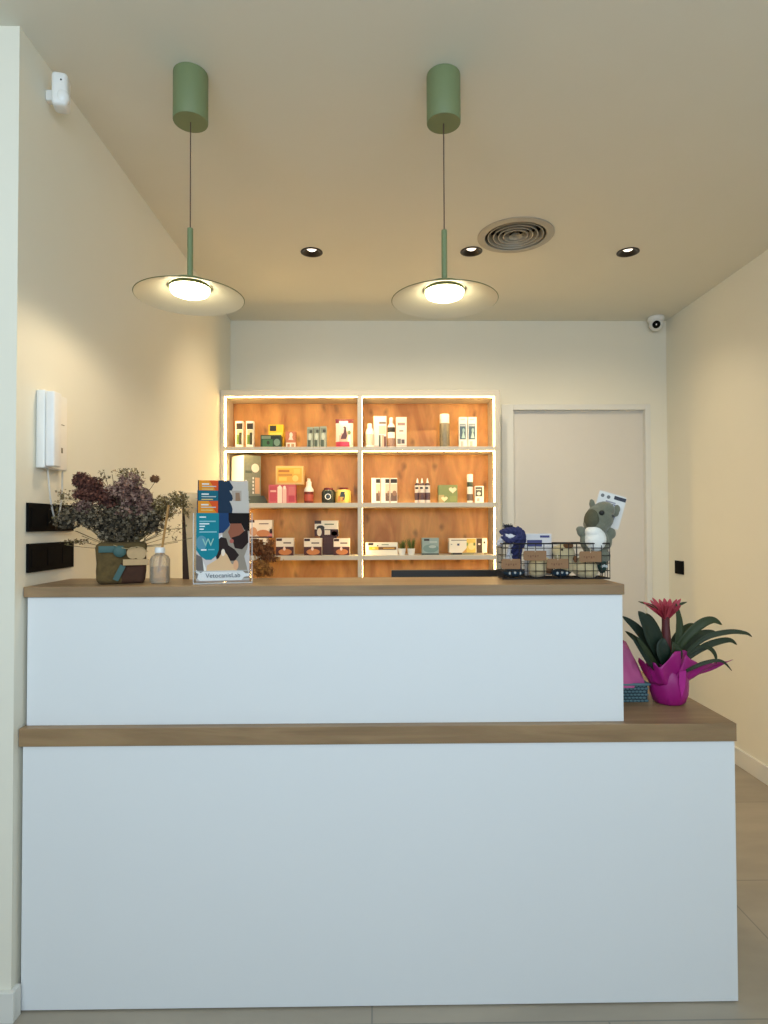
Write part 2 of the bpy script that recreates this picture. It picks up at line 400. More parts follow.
# ------------------------------------------------------------------ ceiling fittings
BR = mat((34, 26, 20), .3, .3)
for p, lb in zip(DL, ('leftmost black recessed spotlight, over the left half of the shelves', 'middle black recessed spotlight, just left of the round air vent', 'rightmost black recessed spotlight, alone to the right of the round air vent')):
    root = thing('ceiling_spotlight', lb, 'ceiling light', p, 'recessed black ceiling spotlights')
    b = B(); lathe(b, [(.047, -.0005), (.053, -.0005), (.053, -.003), (.047, -.0045), (.041, -.003), (.024, .012), (.024, .055), (.0465, .055), (.047, -.0005)], p, 40); obj('housing', b, BR, root, smooth=True)
    b = B(); lathe(b, [(.0238, .020), (.0238, .014), (.018, .009), (0, .007)], p, 32); obj('lens', b, emis((255, 240, 222), 2.2), root, smooth=True)
    L = bpy.data.lights.new('spot_lamp', 'SPOT'); L.energy = 18 if p is DL[2] else 27; L.color = (1, .83, .57); L.spot_size = math.radians(125); L.spot_blend = .8; L.shadow_soft_size = .02
    lo = bpy.data.objects.new('spot_lamp', L); C.objects.link(lo); lo.location = p + Vector((0, 0, -.008)); lo.rotation_euler.x = math.radians(20)
root = thing('air_vent', 'round white ceiling air diffuser with concentric louvre rings', 'air vent', VENT)
VM = mat((176, 170, 156), .45, .2)
b = B(); lathe(b, [(.146, -.0005), (.172, -.0005), (.172, -.004), (.150, -.009), (.138, -.006), (.140, .06), (.146, .06), (.146, -.0005)], VENT, 64); obj('flange', b, VM, root, smooth=True)
b = B(); lathe(b, [(.139, .055), (0, .055)], VENT, 48); obj('duct', b, mat((10, 10, 10), .9), root)  # flat disc coloured black in place of the shade up inside the duct
for i, rr in enumerate((.118, .094, .071, .049)):
    b = B(); lathe(b, [(rr + .008, -.004), (rr - .004, .022), (rr - .006, .022), (rr + .004, -.0045), (rr + .008, -.004)], VENT, 64); obj('louvre_ring', b, VM, root, smooth=True)
b = B(); lathe(b, [(.030, -.007), (.012, .012), (.006, .012), (0, .004)], VENT, 48)
for a in (0, PI / 2):
    M = Matrix.Translation(VENT) @ Matrix.Rotation(a + .5, 4, 'Z'); box(b, -.139, .139, -.003, .003, .027, .033, M=M)
obj('centre_cone', b, VM, root, smooth=True)

# security camera near right corner
p = Vector((at(656, 323, 3.83).x, 3.83, H))
root = thing('mounted_camera', 'small white dome camera with black lens under ceiling corner', 'security camera', p)
b = B(); lathe(b, [(0, -.0005), (.046, -.0005), (.050, -.006), (.050, -.020), (.044, -.030), (.038, -.033)], p, 40); obj('base', b, WHITE, root, smooth=True)
b = B(); ball(b, p + Vector((0, 0, -.048)), (.041, .041, .041), seg=32); obj('eyeball', b, WHITE, root, smooth=True)
d = (Vector((-.40, -1, -.32))).normalized()
b = B(); q = d.to_track_quat('Z', 'Y').to_matrix().to_4x4()
lathe(b, [(.022, .036), (.024, .040), (.023, .044), (.017, .042), (0, .040)], (0, 0, 0), 32, M=Matrix.Translation(p + Vector((0, 0, -.048))) @ q); obj('lens', b, BLACK, root, smooth=True)

# motion detector high on left wall
p = Vector((XL, 1.72, 2.43))
root = thing('motion_detector', 'small white motion sensor mounted high on left wall', 'sensor', p)
b = B(); box(b, XL + .0005, XL + .036, 1.712, 1.735, 2.468, 2.498, bev=.003); obj('bracket', b, WHITE, root)
b = B()
MT = Matrix.Translation((XL + .047, 1.708, 2.484)) @ Matrix.Rotation(.25, 4, 'Z')
box(b, -.020, .022, -.026, .026, -.047, .047, bev=.011, M=MT, seg=4); obj('housing', b, WHITE, root, smooth=True)
b = B(); ball(b, MT @ Vector((.008, -.014, -.022)), (.019, .017, .024), seg=20); obj('sensor_lens', b, mat((240, 240, 236), .25), root, smooth=True)
b = B(); ball(b, MT @ Vector((.006, -.0262, .022)), (.0025, .0015, .0025), seg=10); obj('indicator_light', b, BLACK, root)

# entry phone on left wall
y0, y1 = 1.655, 1.815
zt_, zb_ = 1.636, 1.420
p = Vector((XL, 1.70, zb_))
root = thing('entry_phone', 'white wall intercom handset above the black switch plates', 'intercom', p)
b = B(); box(b, XL + .0005, XL + .026, 1.678, 1.80, zb_, zt_, bev=.004, seg=3); obj('base', b, WHITE, root, smooth=True)
b = B(); box(b, XL + .0275, XL + .052, 1.676, 1.718, zb_ + .004, zt_ - .004, bev=.005, seg=3)
box(b, XL + .022, XL + .04, 1.69, 1.715, zb_ + .02, zb_ + .05); box(b, XL + .022, XL + .04, 1.69, 1.715, zt_ - .05, zt_ - .02)
obj('handset', b, mat((232, 232, 230), .35), root, smooth=True)
b = B(); box(b, XL + .0262, XL + .0275, 1.745, 1.78, zt_ - .085, zt_ - .083); obj('base_seam', b, mat((120, 116, 108), .5), root)
b = B(); box(b, XL + .0262, XL + .0285, 1.755, 1.77, zb_ + .05, zb_ + .065, bev=.0005); obj('call_button', b, mat((120, 116, 108), .5), root)
b = B(); tube(b, smooth_path([(XL + .012, 1.72, zb_), (XL + .02, 1.725, zb_ - .10), (XL + .018, 1.76, zb_ - .145), (XL + .015, 1.79, zb_ - .08), (XL + .012, 1.80, zb_)]), .0025, 6)
obj('cord', b, mat((205, 204, 198), .6), root, smooth=True)
# switch plates
for (v0, v1, lb) in ((502.6, 531.8, 'upper of two long black wall plates left of the dried bouquet'), (543.8, 573.0, 'lower of two long black wall plates, just above the counter ledge')):
    A_ = atx(28.8, v0, XL + .008); B_ = atx(28.8, v1, XL + .008); C_ = atx(74, v0, XL + .008)
    root = thing('wall_plate', lb, 'socket plate', (XL, A_.y, B_.z), 'black plates on the left wall')
    b = B(); box(b, XL + .0005, XL + .008, A_.y, C_.y, B_.z, A_.z, bev=.001); obj('cover', b, BLACK, root)
    n = 3; w = (C_.y - A_.y) / n
    for i in range(n):
        b = B(); box(b, XL + .008, XL + .0095, A_.y + i * w + .012, A_.y + (i + 1) * w - .012, B_.z + .014, A_.z - .014, bev=.0006); obj('rocker', b, BLACK, root)
# right wall switch
A_ = atx(674.6, 560.5, XR - .008); B_ = atx(683, 575, XR - .008)
y0, y1 = sorted((A_.y, B_.y)); zz = atx(678.5, 560.8, XR - .008).z; z_ = atx(678.5, 574, XR - .008).z
root = thing('light_switch', 'small square black switch on right wall near the door', 'switch', (XR, y0, z_))
b = B(); box(b, XR - .008, XR - .0005, y0, y1, z_, zz, bev=.001); obj('cover', b, BLACK, root)
b = B(); box(b, XR - .0095, XR - .008, y0 + .015, y1 - .015, z_ + .014, zz - .014, bev=.0005); obj('rocker', b, BLACK, root)

# ------------------------------------------------------------------ goods on the shelves
SB = [q[0] + .0005 for q in bz]          # heights of the shelf tops
def carton(name, label, cat, u0, u1, v0, zb, Y, depth, base, patches=(), rot=0, words=(), side=None, group=None, lid=None):
    """printed box, size taken at its front plane; patches in fractions of the front (x0,y0,x1,y1 from top left)"""
    a = at(u0, v0, Y); c = at(u1, v0, Y); w = c.x - a.x; h = at((u0 + u1) / 2, v0, Y).z - zb
    b = B(); mats = [mat(base, .45, var=.02)]
    box(b, -w / 2, w / 2, 0, depth, 0, h, 0, bev=min(.0012, w * .05))
    def mi(col):
        m = mat(col, .45, var=.03)
        if m not in mats: mats.append(m)
        return mats.index(m)
    for k, pt in enumerate(patches):
        x0, y0, x1, y1, col = pt[:5]; sh = pt[5] if len(pt) > 5 else 'r'; t = -.0003 - .0002 * (k % 6)
        X0, X1, Zt, Zb = -w / 2 + x0 * w, -w / 2 + x1 * w, h - y0 * h, h - y1 * h
        if sh == 'r': box(b, X0, X1, t, .0004, Zb, Zt, mi(col))
        elif sh == 'e': thick_ellipse(b, (X0 + X1) / 2, (Zt + Zb) / 2, (X1 - X0) / 2, (Zt - Zb) / 2, t, .0004, mi(col))
        elif sh == 't': prism(b, [(X0, Zb), ((X0 + X1) / 2, Zt), (X1, Zb)], t, .0004, mi(col))
        elif sh == 'heart':
            W_, H_ = (X1 - X0), (Zt - Zb); pts = []
            for i in range(28):
                q = -2 * PI * i / 28
                pts.append(((X0 + X1) / 2 + W_ / 2 * math.sin(q) ** 3, (Zt + Zb) / 2 + H_ / 2 * (13 * math.cos(q) - 5 * math.cos(2 * q) - 2 * math.cos(3 * q) - math.cos(4 * q)) / 15))
            prism(b, pts, t, .0004, mi(col))
    if side:
        box(b, side[0] * (w / 2) - .0004, side[0] * (w / 2) + .0004, .002, depth - .002, .002, h - .002, mi(side[1]))
    o = obj(name, b, mats, org=(0, 0, 0)); o.location = ((a.x + c.x) / 2, Y, zb); o.rotation_euler.z = rot
    tag(o, label, cat, group); return o
Y0 = 3.70
WH = (236, 234, 226); DK = (44, 38, 34); GY = (130, 138, 126)
# top shelf, left
z = SB[0]
for u0, u1, lb in ((235.4, 242.8, 'leftmost slim white carton with black band on top shelf'), (246, 253.4, 'slim white carton with black band, second from left on top shelf')):
    carton('product_carton', lb, 'box', u0, u1, 421, z, Y0 + .03, .045, WH,
           [(.12, .08, .95, .30, DK), (.2, .32, .9, .5, (200, 196, 160)), (.15, .5, .55, .85, (120, 150, 70)), (.5, .42, .85, .86, (60, 58, 40)), (.3, .55, .5, .8, (90, 120, 50), 'e')], group='slim white cartons with plant pictures')
carton('treat_box', 'dark green low carton in front of the yellow box, top shelf', 'box', 260.5, 281, 435, z, Y0, .06, (34, 62, 42),
       [(.05, .08, .5, .3, (120, 140, 120)), (.1, .35, .6, .9, (60, 110, 70)), (.65, .3, .95, .85, (120, 150, 130), 'e'), (.3, .45, .45, .75, (30, 50, 36), 'e'), (.5, .1, .9, .3, (26, 34, 28))])
carton('treat_box', 'yellow carton with black label standing behind the dark green one, top shelf', 'box', 268.5, 283.4, 424.6, z, Y0 + .075, .05, (236, 196, 40),
       [(.08, .04, .52, .26, DK), (.1, .32, .9, .5, (244, 214, 90)), (.2, .52, .95, .62, (60, 70, 40)), (.1, .65, .9, .96, (60, 100, 60))])
carton('treat_box', 'small peach carton with white figure, top shelf beside the yellow box', 'box', 286, 295.6, 431.5, z, Y0 + .02, .05, (196, 120, 84),
       [(.25, .1, .75, .5, (236, 214, 196), 't'), (.35, .05, .7, .35, (240, 220, 200), 'e'), (0, .66, 1, 1, (238, 224, 200)), (.15, .74, .4, .92, (190, 130, 100)), (.55, .74, .85, .92, (190, 150, 110))])
for k, (u0, u1, sp) in enumerate(((307, 313, 'left'), (313.6, 319.4, 'middle'), (320, 326.4, 'right'))):
    carton('product_carton', sp + ' one of three grey-green slim cartons, top shelf left bay', 'box', u0, u1, 427 - .4 * k, z, Y0 + .02, .04, (150, 160, 146),
           [(.1, .08, .9, .3, (120, 130, 116)), (.25, .3, .75, .62, (196, 204, 190), 'e'), (.12, .62, .6, .95, (70, 84, 70)), (.45, .15, .9, .28, (60, 64, 58))], group='grey-green slim cartons')
def pouch(name, label, u0, u1, v0, zb, Y, cols):
    a = at(u0, v0, Y); c = at(u1, v0, Y); w = c.x - a.x; h = a.z - zb; cx = (a.x + c.x) / 2
    b = B(); n = 14; m = 10; mats = [mat(q, .3, var=.03) for q in cols]
    g = {}
    for s in (-1, 1):
        for i in range(n + 1):
            for j in range(m + 1):
                t = i / n; x = (j / m - .5) * w * (1 - .04 * math.sin(t * PI) + .02 * (t > .95)); th = .028 * (1 - t) ** .55 * (1 - (2 * j / m - 1) ** 4) * (.35 + .65 * min(1, t * 6 + .5))
                g[s, i, j] = b.verts.new((cx + x, Y + .03 + s * (th + .0006), zb + t * h))
        for i in range(n):
            for j in range(m):
                fc = b.faces.new((g[s, i, j], g[s, i, j + 1], g[s, i + 1, j + 1], g[s, i + 1, j]))
                t = i / n; x = j / m
                k = 0
                if t > .80: k = 1
                elif t < .18 and x < .8: k = 3
                elif t < .55 and .1 < x < .65 and t < .25 + x * .6: k = 2
                if .72 < t < .86 and .1 < x < .7: k = 4
                fc.material_index = k if s < 0 else 1
    for i in range(n):
        for j in (0, m): b.faces.new((g[-1, i, j], g[1, i, j], g[1, i + 1, j], g[-1, i + 1, j])).material_index = 1
    for j in range(m):
        for i in (0, n): b.faces.new((g[-1, i, j], g[1, i, j], g[1, i, j + 1], g[-1, i, j + 1])).material_index = 1
    dog = [(.30, .30), (.36, .42), (.47, .52), (.50, .66), (.44, .70), (.52, .74), (.60, .70), (.62, .55), (.66, .40), (.60, .30)]
    prism(b, [(cx - w / 2 + q[0] * w, zb + q[1] * h) for q in dog[::-1]], Y + .001, Y + .006, 5)
    thick_ellipse(b, cx + .27 * w, zb + .52 * h, .09 * w, .07 * h, Y + .003, Y + .009, 6)
    o = obj(name, b, mats, org=(cx, Y, zb), smooth=True); tag(o, label, 'bag'); return o
pouch('treat_pouch', 'maroon and white pouch with dog silhouette, top shelf next to divider', 335.2, 353.2, 418.4, z, Y0 + .0,
      [(238, 226, 214), (112, 36, 58), (226, 190, 170), (190, 60, 90), (240, 214, 214), (84, 44, 46), (110, 130, 90)])
def bottle(name, label, u, v0, zb, Y, wpx, prof, m, parts=(), group=None, cat='bottle', sy=1):
    """prof in fractions: (radius/half width, height/total)"""
    c = at(u, v0, Y); h = c.z - zb; rr = wpx / 2 / F_PX * Y
    root = thing(name, label, cat, (c.x, Y + rr, zb), group)
    for nm, mm, pr in [('body', m, prof)] + list(parts):
        b = B(); lathe(b, [(q[0] * rr, q[1] * h) for q in pr], (c.x, Y + rr, zb), 28); obj(nm, b, mm, root, smooth=True)
    return root, c.x, rr, h
# top shelf, right
YY = Y0 + .01
PW = mat((240, 238, 230), .3, var=.02)
root, x, rr, h = bottle('lotion_bottle', 'short white bottle with shoulders, leftmost in the right bay, top shelf', 369.7, 423, z, YY, 8.6,
    [(0, 0), (.95, 0), (1, .04), (1, .66), (.75, .78), (.55, .82)], PW, [('cap', mat((236, 236, 228), .3), [(.56, .80), (.58, .81), (.56, .99), (.5, 1), (0, 1)]), ('label', mat((220, 196, 180), .5), [(1.005, .12), (1.015, .13), (1.015, .55), (1.005, .56)])])
carton('product_carton', 'tall white carton with pale print behind short bottle, right bay top shelf', 'box', 373.6, 386.4, 416, z, YY + .045, .05, WH,
       [(.42, .18, .96, .24, (110, 100, 92)), (.42, .3, .95, .55, (214, 196, 178)), (.40, .58, .55, .95, (84, 92, 84)), (.6, .58, .8, .95, (200, 170, 150)), (.8, .62, .97, .98, (110, 70, 56)), (.05, .9, .4, .97, (220, 200, 190))])
root, x, rr, h = bottle('spray_bottle', 'slim white bottle with black label between two cartons, top shelf', 391.3, 417, z, YY + .02, 7.4,
    [(0, 0), (.95, 0), (1, .03), (1, .72), (.5, .82)], PW, [('cap', PW, [(.5, .81), (.52, .82), (.48, .98), (.4, 1), (0, 1)]), ('label', mat((50, 48, 44), .5), [(1.0, .52), (1.02, .525), (1.02, .675), (1.0, .68)]),
     ('lower_label', mat((160, 130, 116), .5), [(1.0, .06), (1.015, .07), (1.015, .32), (1.0, .33)])])
carton('product_carton', 'white carton with faint pink print right of the spray bottle, top shelf', 'box', 396, 406.6, 417, z, YY + .02, .05, (238, 226, 214),
       [(.15, .18, .85, .27, (160, 130, 124)), (.3, .42, .7, .47, (150, 140, 130)), (.15, .55, .9, .72, (226, 212, 204)), (.12, .70, .45, .86, (110, 110, 108)), (.5, .72, .8, .85, (96, 88, 90)), (0, .9, 1, .92, (200, 180, 170))])
root, x, rr, h = bottle('spray_can', 'grey-green aerosol can with white cap, alone in the right bay, top shelf', 445, 413.5, z, YY + .02, 10,
    [(0, 0), (.94, 0), (1, .02), (1, .72), (.96, .735)], mat((132, 126, 108), .4, .3, var=.3, scale=60), [('cap', PW, [(.9, .73), (.97, .735), (.97, .97), (.9, 1), (0, 1)])])
for u0, u1, lb in ((459, 467.2, 'left'), (468, 476.6, 'right')):
    carton('product_carton', lb + ' of two slim white cartons with blue panel, top shelf right end', 'box', u0, u1, 417, z, YY + .02, .045, WH,
           [(.08, .22, .82, .72, (70, 92, 110)), (.12, .24, .78, .30, (170, 180, 186)), (.3, .42, .75, .68, (176, 204, 196), 't'), (.4, .36, .7, .5, (150, 180, 180), 'e'), (.2, .78, .5, .94, (200, 190, 180)), (.2, .06, .7, .1, (230, 190, 180))], group='slim white and blue cartons')
# middle shelf, left
z = SB[1]
e0 = at(244, 470, 3.684); hh = at(244, 454.6, 3.684).z - z
root = thing('display_stand', 'tall grey-green product display with white side, left end of middle shelf', 'display stand', (e0.x, e0.y, z))
cx, cy = e0.x, e0.y; wq, dq = .122, .14
G1 = mat((128, 136, 126), .35, var=.25, scale=60)
b = B(); box(b, cx, cx + wq, cy, cy + dq, z + .012, z + hh, 3, bev=.001); fy = cy - .0008; fy1 = cy + .0002
thick_ellipse(b, cx + .080, z + hh * .74, .028, .027, fy, fy1, 0)
for k in range(5): box(b, cx + .060, cx + .070, fy, fy1, z + .06 + k * .022, z + .074 + k * .022, 0)
box(b, cx + .078, cx + .112, fy, fy1, z + .06, z + .16, 1)
for zz in (.10, .13): box(b, cx + .008, cx + .020, fy, fy1, z + zz, z + zz + .012, 0)
box(b, cx + .010, cx + .055, fy, fy1, z + .185, z + .20, 2)
obj('backboard', b, [WHITE, mat((214, 176, 140), .5), mat((84, 96, 92), .5), G1], root)
b = B(); box(b, cx - .0006, cx + .0001, cy + .002, cy + dq - .002, z + .03, z + hh - .002); obj('side_panel', b, WHITE, root, label='white side panel')
b = B(); prism(b, [(cx + .004, z), (cx + .150, z), (cx + .138, z + .030), (cx + .118, z + .048), (cx + .006, z + .042)], cy - .034, cy - .001); box(b, cx + .002, cx + wq - .002, cy, cy + dq, z, z + .0118); obj('tray', b, mat((78, 92, 86), .4, var=.2), root)
root.rotation_euler.z = math.radians(45)
PK = (196, 92, 96)
pk = carton('treat_box', 'pink carton with white figures under the yellow-orange box, middle shelf', 'box', 268.6, 295.6, 484.6, z, Y0, .07, PK,
       [(.04, .08, .3, .9, (186, 70, 84)), (.33, .12, .5, .98, (240, 214, 200)), (.36, .04, .47, .25, (246, 226, 214), 'e'), (.52, .2, .66, .98, (232, 190, 176)), (.54, .06, .64, .26, (246, 226, 214), 'e'), (.74, .12, .97, .55, (206, 110, 110)), (.74, .6, .97, .92, (176, 56, 72)), (.06, .3, .28, .4, (226, 170, 160))])
ztop = at(282, 484.6, Y0).z + .0006
carton('treat_box', 'yellow-orange carton stacked on the pink one, middle shelf', 'box', 275.6, 303.4, 466, ztop, Y0 + .005, .06, (214, 178, 112),
       [(.06, .1, .94, .9, (222, 166, 62)), (.1, .2, .5, .34, (170, 110, 40)), (.1, .42, .6, .54, (186, 130, 50)), (.12, .6, .4, .8, (240, 196, 90)), (.6, .5, .82, .84, (236, 200, 110), 'e'), (.66, .16, .88, .42, (230, 180, 80))])
root, x, rr, h = bottle('pump_bottle', 'foam pump bottle with white top and red-brown base, middle shelf', 308.3, 477.6, z, Y0 + .02, 9.6,
    [(0, 0), (.92, 0), (.96, .03), (.96, .46)], mat((110, 36, 26), .3, var=.2), [('pump', PW, [(1, .455), (1.02, .48), (.95, .56), (.6, .66), (.55, .70), (.55, .84), (.36, .87), (.30, .97), (0, .98)]), ('label', mat((176, 80, 64), .5), [(.97, .1), (.985, .11), (.985, .34), (.97, .35)])])
b = B(); tube(b, [(x, Y0 + .02 + rr, z + h * .95), (x - .002, Y0 + .012 + rr * .2, z + h * .955), (x - .002, Y0 + .010, z + h * .935)], [.0045, .004, .0035], 10); obj('nozzle', b, PW, root, smooth=True)
JAR = [(0, 0), (.9, 0), (1, .08), (1, .72), (.8, .86)]
root, x, rr, h = bottle('ointment_jar', 'dark round-bodied jar with white ring logo and maroon lid, middle shelf', 328, 487.5, z, Y0 + .02, 14,
    JAR, mat((36, 48, 48), .25), [('lid', mat((110, 26, 40), .4), [(.62, .85), (.66, .86), (.66, .98), (.6, 1), (0, 1)])], cat='jar')
b = B(); MM = Matrix.Translation((x, Y0 + .0195, z + h * .42)) @ Matrix.Rotation(PI / 2, 4, 'X')
lathe(b, [(.014, 0), (.0185, 0), (.0185, .003), (.014, .003), (.014, 0)], (0, 0, 0), 28, M=MM); obj('ring_logo', b, WHITE, root)
root, x, rr, h = bottle('ointment_jar', 'yellow and dark patterned jar with maroon lid, nearest the divider, middle shelf', 343, 487.2, z, Y0 + .02, 15.4,
    JAR, mat((226, 204, 110), .35, var=.05), [('lid', mat((110, 26, 40), .4), [(.6, .85), (.64, .86), (.64, .98), (.58, 1), (0, 1)])], cat='jar')
b = B()
for (X0, Z0, X1, Z1_, mi_) in ((-.036, .10, -.012, .45, 1), (-.02, .40, .012, .72, 0), (.0, .2, .014, .55, 0), (-.012, .12, .006, .35, 1)):
    prism(b, [(x + X0, z + h * Z0), (x + X0 + .008, z + h * Z1_), (x + X1, z + h * Z1_), (x + X1 - .006, z + h * Z0)], Y0 + .012 + abs(X0) * .3, Y0 + .05, mi_)
obj('label', b, [mat((46, 60, 58), .4), mat((206, 130, 40), .4)], root)
# middle shelf, right
for k, (u0, u1, lb) in enumerate(((371.4, 380.4, 'leftmost'), (381, 389.6, 'middle'), (390.3, 397.2, 'rightmost'))):
    wp = .45 if k < 2 else .0
    carton('product_carton', lb + ' of three tall white cartons with black corner square, middle shelf', 'box', u0, u1, 478, z, Y0 + .02, .05, WH,
           [(wp + .05, .04, .97, .2, (48, 40, 26)), (wp + .05, .24, .97, .6, (222, 204, 176)), (wp + .06, .6, .95, .92, (110, 84, 66)), (wp + .3, .5, .9, .72, (150, 112, 84), 'e')], group='tall white cartons with black squares')
for k, (u, lb) in enumerate(((417.6, 'leftmost'), (422.2, 'middle'), (427.6, 'rightmost'))):
    yy = Y0 + (.045 if k == 0 else .02 if k == 2 else .0)
    root, x, rr, h = bottle('dropper_bottle', lb + ' of three small white dropper bottles, middle shelf', u, 477.8, z, yy, 5.6,
        [(0, 0), (.95, 0), (1, .03), (1, .70)], mat((232, 222, 214), .4), [('collar', mat((70, 50, 60), .4), [(1.0, .70), (1.02, .705), (.8, .77), (.55, .80)]), ('nozzle', PW, [(.5, .79), (.42, .82), (.18, .98), (0, 1)]),
        ('label', mat((96, 70, 76), .5, var=.5, scale=120), [(1.0, .12), (1.02, .13), (1.02, .4), (1.0, .41)])], group='small dropper bottles')
    b = B(); box(b, x - rr * .8, x + rr * .2, yy - .0012, yy + rr, z + h * .56, z + h * .63); obj('label_band', b, BLACKM, root)
carton('gift_box', 'square sage-green carton with two cream hearts, middle shelf', 'box', 438.4, 457.4, 485, z, Y0 + .02, .05, (134, 146, 88),
       [(.55, .1, .95, .46, (248, 228, 190), 'heart'), (.0, .55, .3, 1, (196, 170, 110)), (.14, .62, .48, .92, (250, 226, 176), 'heart'), (.6, .6, .95, .9, (144, 154, 90))])
root, x, rr, h = bottle('cream_tube', 'tall slim white tube with dark label, middle shelf right end', 470.3, 474, z, Y0 + .03, 6.0,
    [(0, 0), (.95, 0), (1, .02), (1, .97), (.9, 1), (0, 1)], PW, [('label', mat((54, 72, 62), .5), [(1.0, .56), (1.02, .565), (1.02, .72), (1.0, .725)]), ('lower_label', mat((110, 96, 90), .5), [(1.0, .08), (1.02, .09), (1.02, .3), (1.0, .31)])])
carton('product_carton', 'small white carton with dark grey panel at right end of middle shelf', 'box', 475.2, 483.6, 486, z, Y0 + .02, .04, WH,
       [(.05, .06, .85, .62, (70, 72, 66)), (.12, .18, .7, .24, (200, 200, 190)), (.2, .34, .65, .56, (204, 206, 196), 'e'), (.2, .72, .5, .9, (206, 170, 160))])
# low shelf, left
z = SB[2]
FOOD = [(0, 0, 1, .5, (240, 226, 206)), (.02, .03, .34, .17, (56, 26, 24)), (.42, .24, .86, .32, (120, 100, 90)), (0, .5, 1, 1, (74, 30, 26)), (.14, .62, .9, .97, (196, 122, 66), 'e'), (.4, .5, .55, .72, (238, 210, 190), 'e')]
BX = (226, 210, 190)
carton('pet_food_box', 'cream and brown food box behind the dried bunch, low shelf', 'box', 250.5, 267.6, 538, z, Y0 - .02, .06, BX, FOOD)
zt1 = at(259, 538, Y0 - .02).z + .0006
carton('pet_food_box', 'cream and brown food box stacked highest at left end of low shelf', 'box', 249.5, 272.2, 520, zt1, Y0 - .02, .06, BX,
       [(0, 0, 1, .62, (244, 226, 206)), (0, .0, .22, .14, (66, 26, 26)), (.42, .18, .84, .24, (130, 100, 96)), (.0, .4, .34, .9, (206, 150, 110), 'e'), (.3, .55, .9, .95, (200, 130, 84), 'e'), (0, .92, 1, 1, (70, 26, 24)), (.88, .5, 1, .76, (60, 24, 24)), (.8, .76, 1, .98, (206, 120, 120))])
carton('pet_food_box', 'cream and brown food box standing alone, second column on low shelf', 'box', 276, 293.6, 538, z, Y0 - .02, .06, BX, FOOD)
carton('pet_food_box', 'cream and brown food box at the left foot of the raised box, low shelf', 'box', 304, 321.6, 538.2, z, Y0 - .02, .06, BX, FOOD)
carton('pet_food_box', 'cream and brown food box with bright white side, nearest the divider, low shelf', 'box', 333.6, 349.6, 538.4, z, Y0 - .02, .06, BX, FOOD, side=(1, (244, 238, 226)))
carton('pet_food_box', 'plain dark brown box holding up the dog-picture box, low shelf', 'box', 320, 336, 536.4, z, Y0 + .045, .06, (70, 34, 28), [(.05, .3, .95, .34, (80, 40, 32))])
zt1 = at(328, 536.4, Y0 + .045).z + .0006
carton('pet_food_box', 'white and maroon box with a dog picture raised on a dark box, low shelf', 'box', 314.6, 338.2, 520.6, zt1, Y0 + .04, .07, (238, 232, 216),
       [(0, 0, .28, .2, (60, 40, 34)), (.0, .55, 1, 1, (64, 26, 24)), (.42, .2, .82, .27, (110, 130, 100)), (.08, .3, .42, .62, (44, 40, 38), 'e'), (.1, .48, .3, .98, (236, 220, 196), 'e'), (.42, .6, .66, .9, (240, 226, 206)), (.64, .55, .98, .8, (160, 56, 36)), (.7, .66, .98, .98, (226, 150, 100), 'e')])
# low shelf, right
carton('treat_box', 'long low white box with yellow and brown stripe, low shelf beside divider', 'box', 365.6, 397.6, 542.6, z, Y0 - .02, .07, (240, 236, 220),
       [(.08, .03, .24, .22, (60, 52, 44)), (.1, .34, .96, .58, (120, 84, 30)), (.1, .32, .4, .56, (240, 200, 60)), (.2, .38, .3, .52, (250, 226, 120), 'e'), (.55, .4, .9, .5, (210, 160, 70)), (.5, .12, .72, .2, (150, 160, 140)), (.35, .2, .4, .3, (30, 30, 30), 'e')])
def pot_plant(u, v0, lb, seed):
    yy = Y0 - .035; c = at(u, 549, yy); rr = 4.0 / F_PX * yy
    root = thing('potted_grass', lb, 'potted plant', (c.x, yy + rr, z), 'tiny potted grasses')
    hp = at(u, 548.6, yy).z - z
    b = B(); lathe(b, [(0, 0), (rr * .78, 0), (rr * .8, .002), (rr, hp), (rr * .92, hp), (rr * .88, hp - .004), (0, hp - .006)], (c.x, yy + rr, z), 28); obj('pot', b, WHITE, root, smooth=True)
    b = B(); q = random.Random(seed); ht = at(u, v0, yy).z - z - hp
    for i in range(90):
        a = q.uniform(0, 2 * PI); r0 = q.uniform(0, rr * .7); l = ht * q.uniform(.55, 1.05); lean = q.uniform(.1, .55) * rr * 2.2; w = .0012
        p0 = Vector((c.x + r0 * math.cos(a), yy + rr + r0 * math.sin(a), z + hp - .006)); p1 = p0 + Vector((lean * math.cos(a) * .4, lean * math.sin(a) * .4, l * .6)); p2 = p0 + Vector((lean * math.cos(a), lean * math.sin(a), l))
        s = Vector((-math.sin(a + 1), math.cos(a + 1), 0)) * w
        v = [b.verts.new(k) for k in (p0 - s, p0 + s, p1 + s, p2, p1 - s)]; b.faces.new(v).material_index = i % 2
    obj('grass', b, [mat((84, 104, 44), .6), mat((120, 124, 60), .6)], root)
pot_plant(402, 538.5, 'left tiny white pot of grass, overlapping the long white box', 1)
pot_plant(411.4, 536.2, 'right tiny white pot of grass, beside the grey-blue box', 2)
carton('pet_food_box', 'grey-blue food box standing alone between the pots and the cat box, low shelf', 'box', 422, 438.8, 538, z, Y0 - .02, .06, (150, 168, 164),
       [(.12, .05, .44, .17, (50, 44, 42)), (.45, .2, .9, .27, (190, 200, 196)), (.05, .38, .98, .86, (120, 146, 142), 'e'), (.4, .42, .85, .6, (176, 190, 184), 'e'), (0, .9, 1, 1, (84, 96, 92))], side=(1, (60, 44, 40)))
carton('price_rail', 'low grey-green tray lying under the cat-picture box, low shelf', 'tray', 452, 485, 552.8, z, Y0 - .01, .06, (150, 150, 118), [(.3, .1, .65, .9, (170, 166, 130)), (.02, .1, .3, .9, (50, 46, 60)), (.66, .1, .98, .9, (196, 180, 150))])
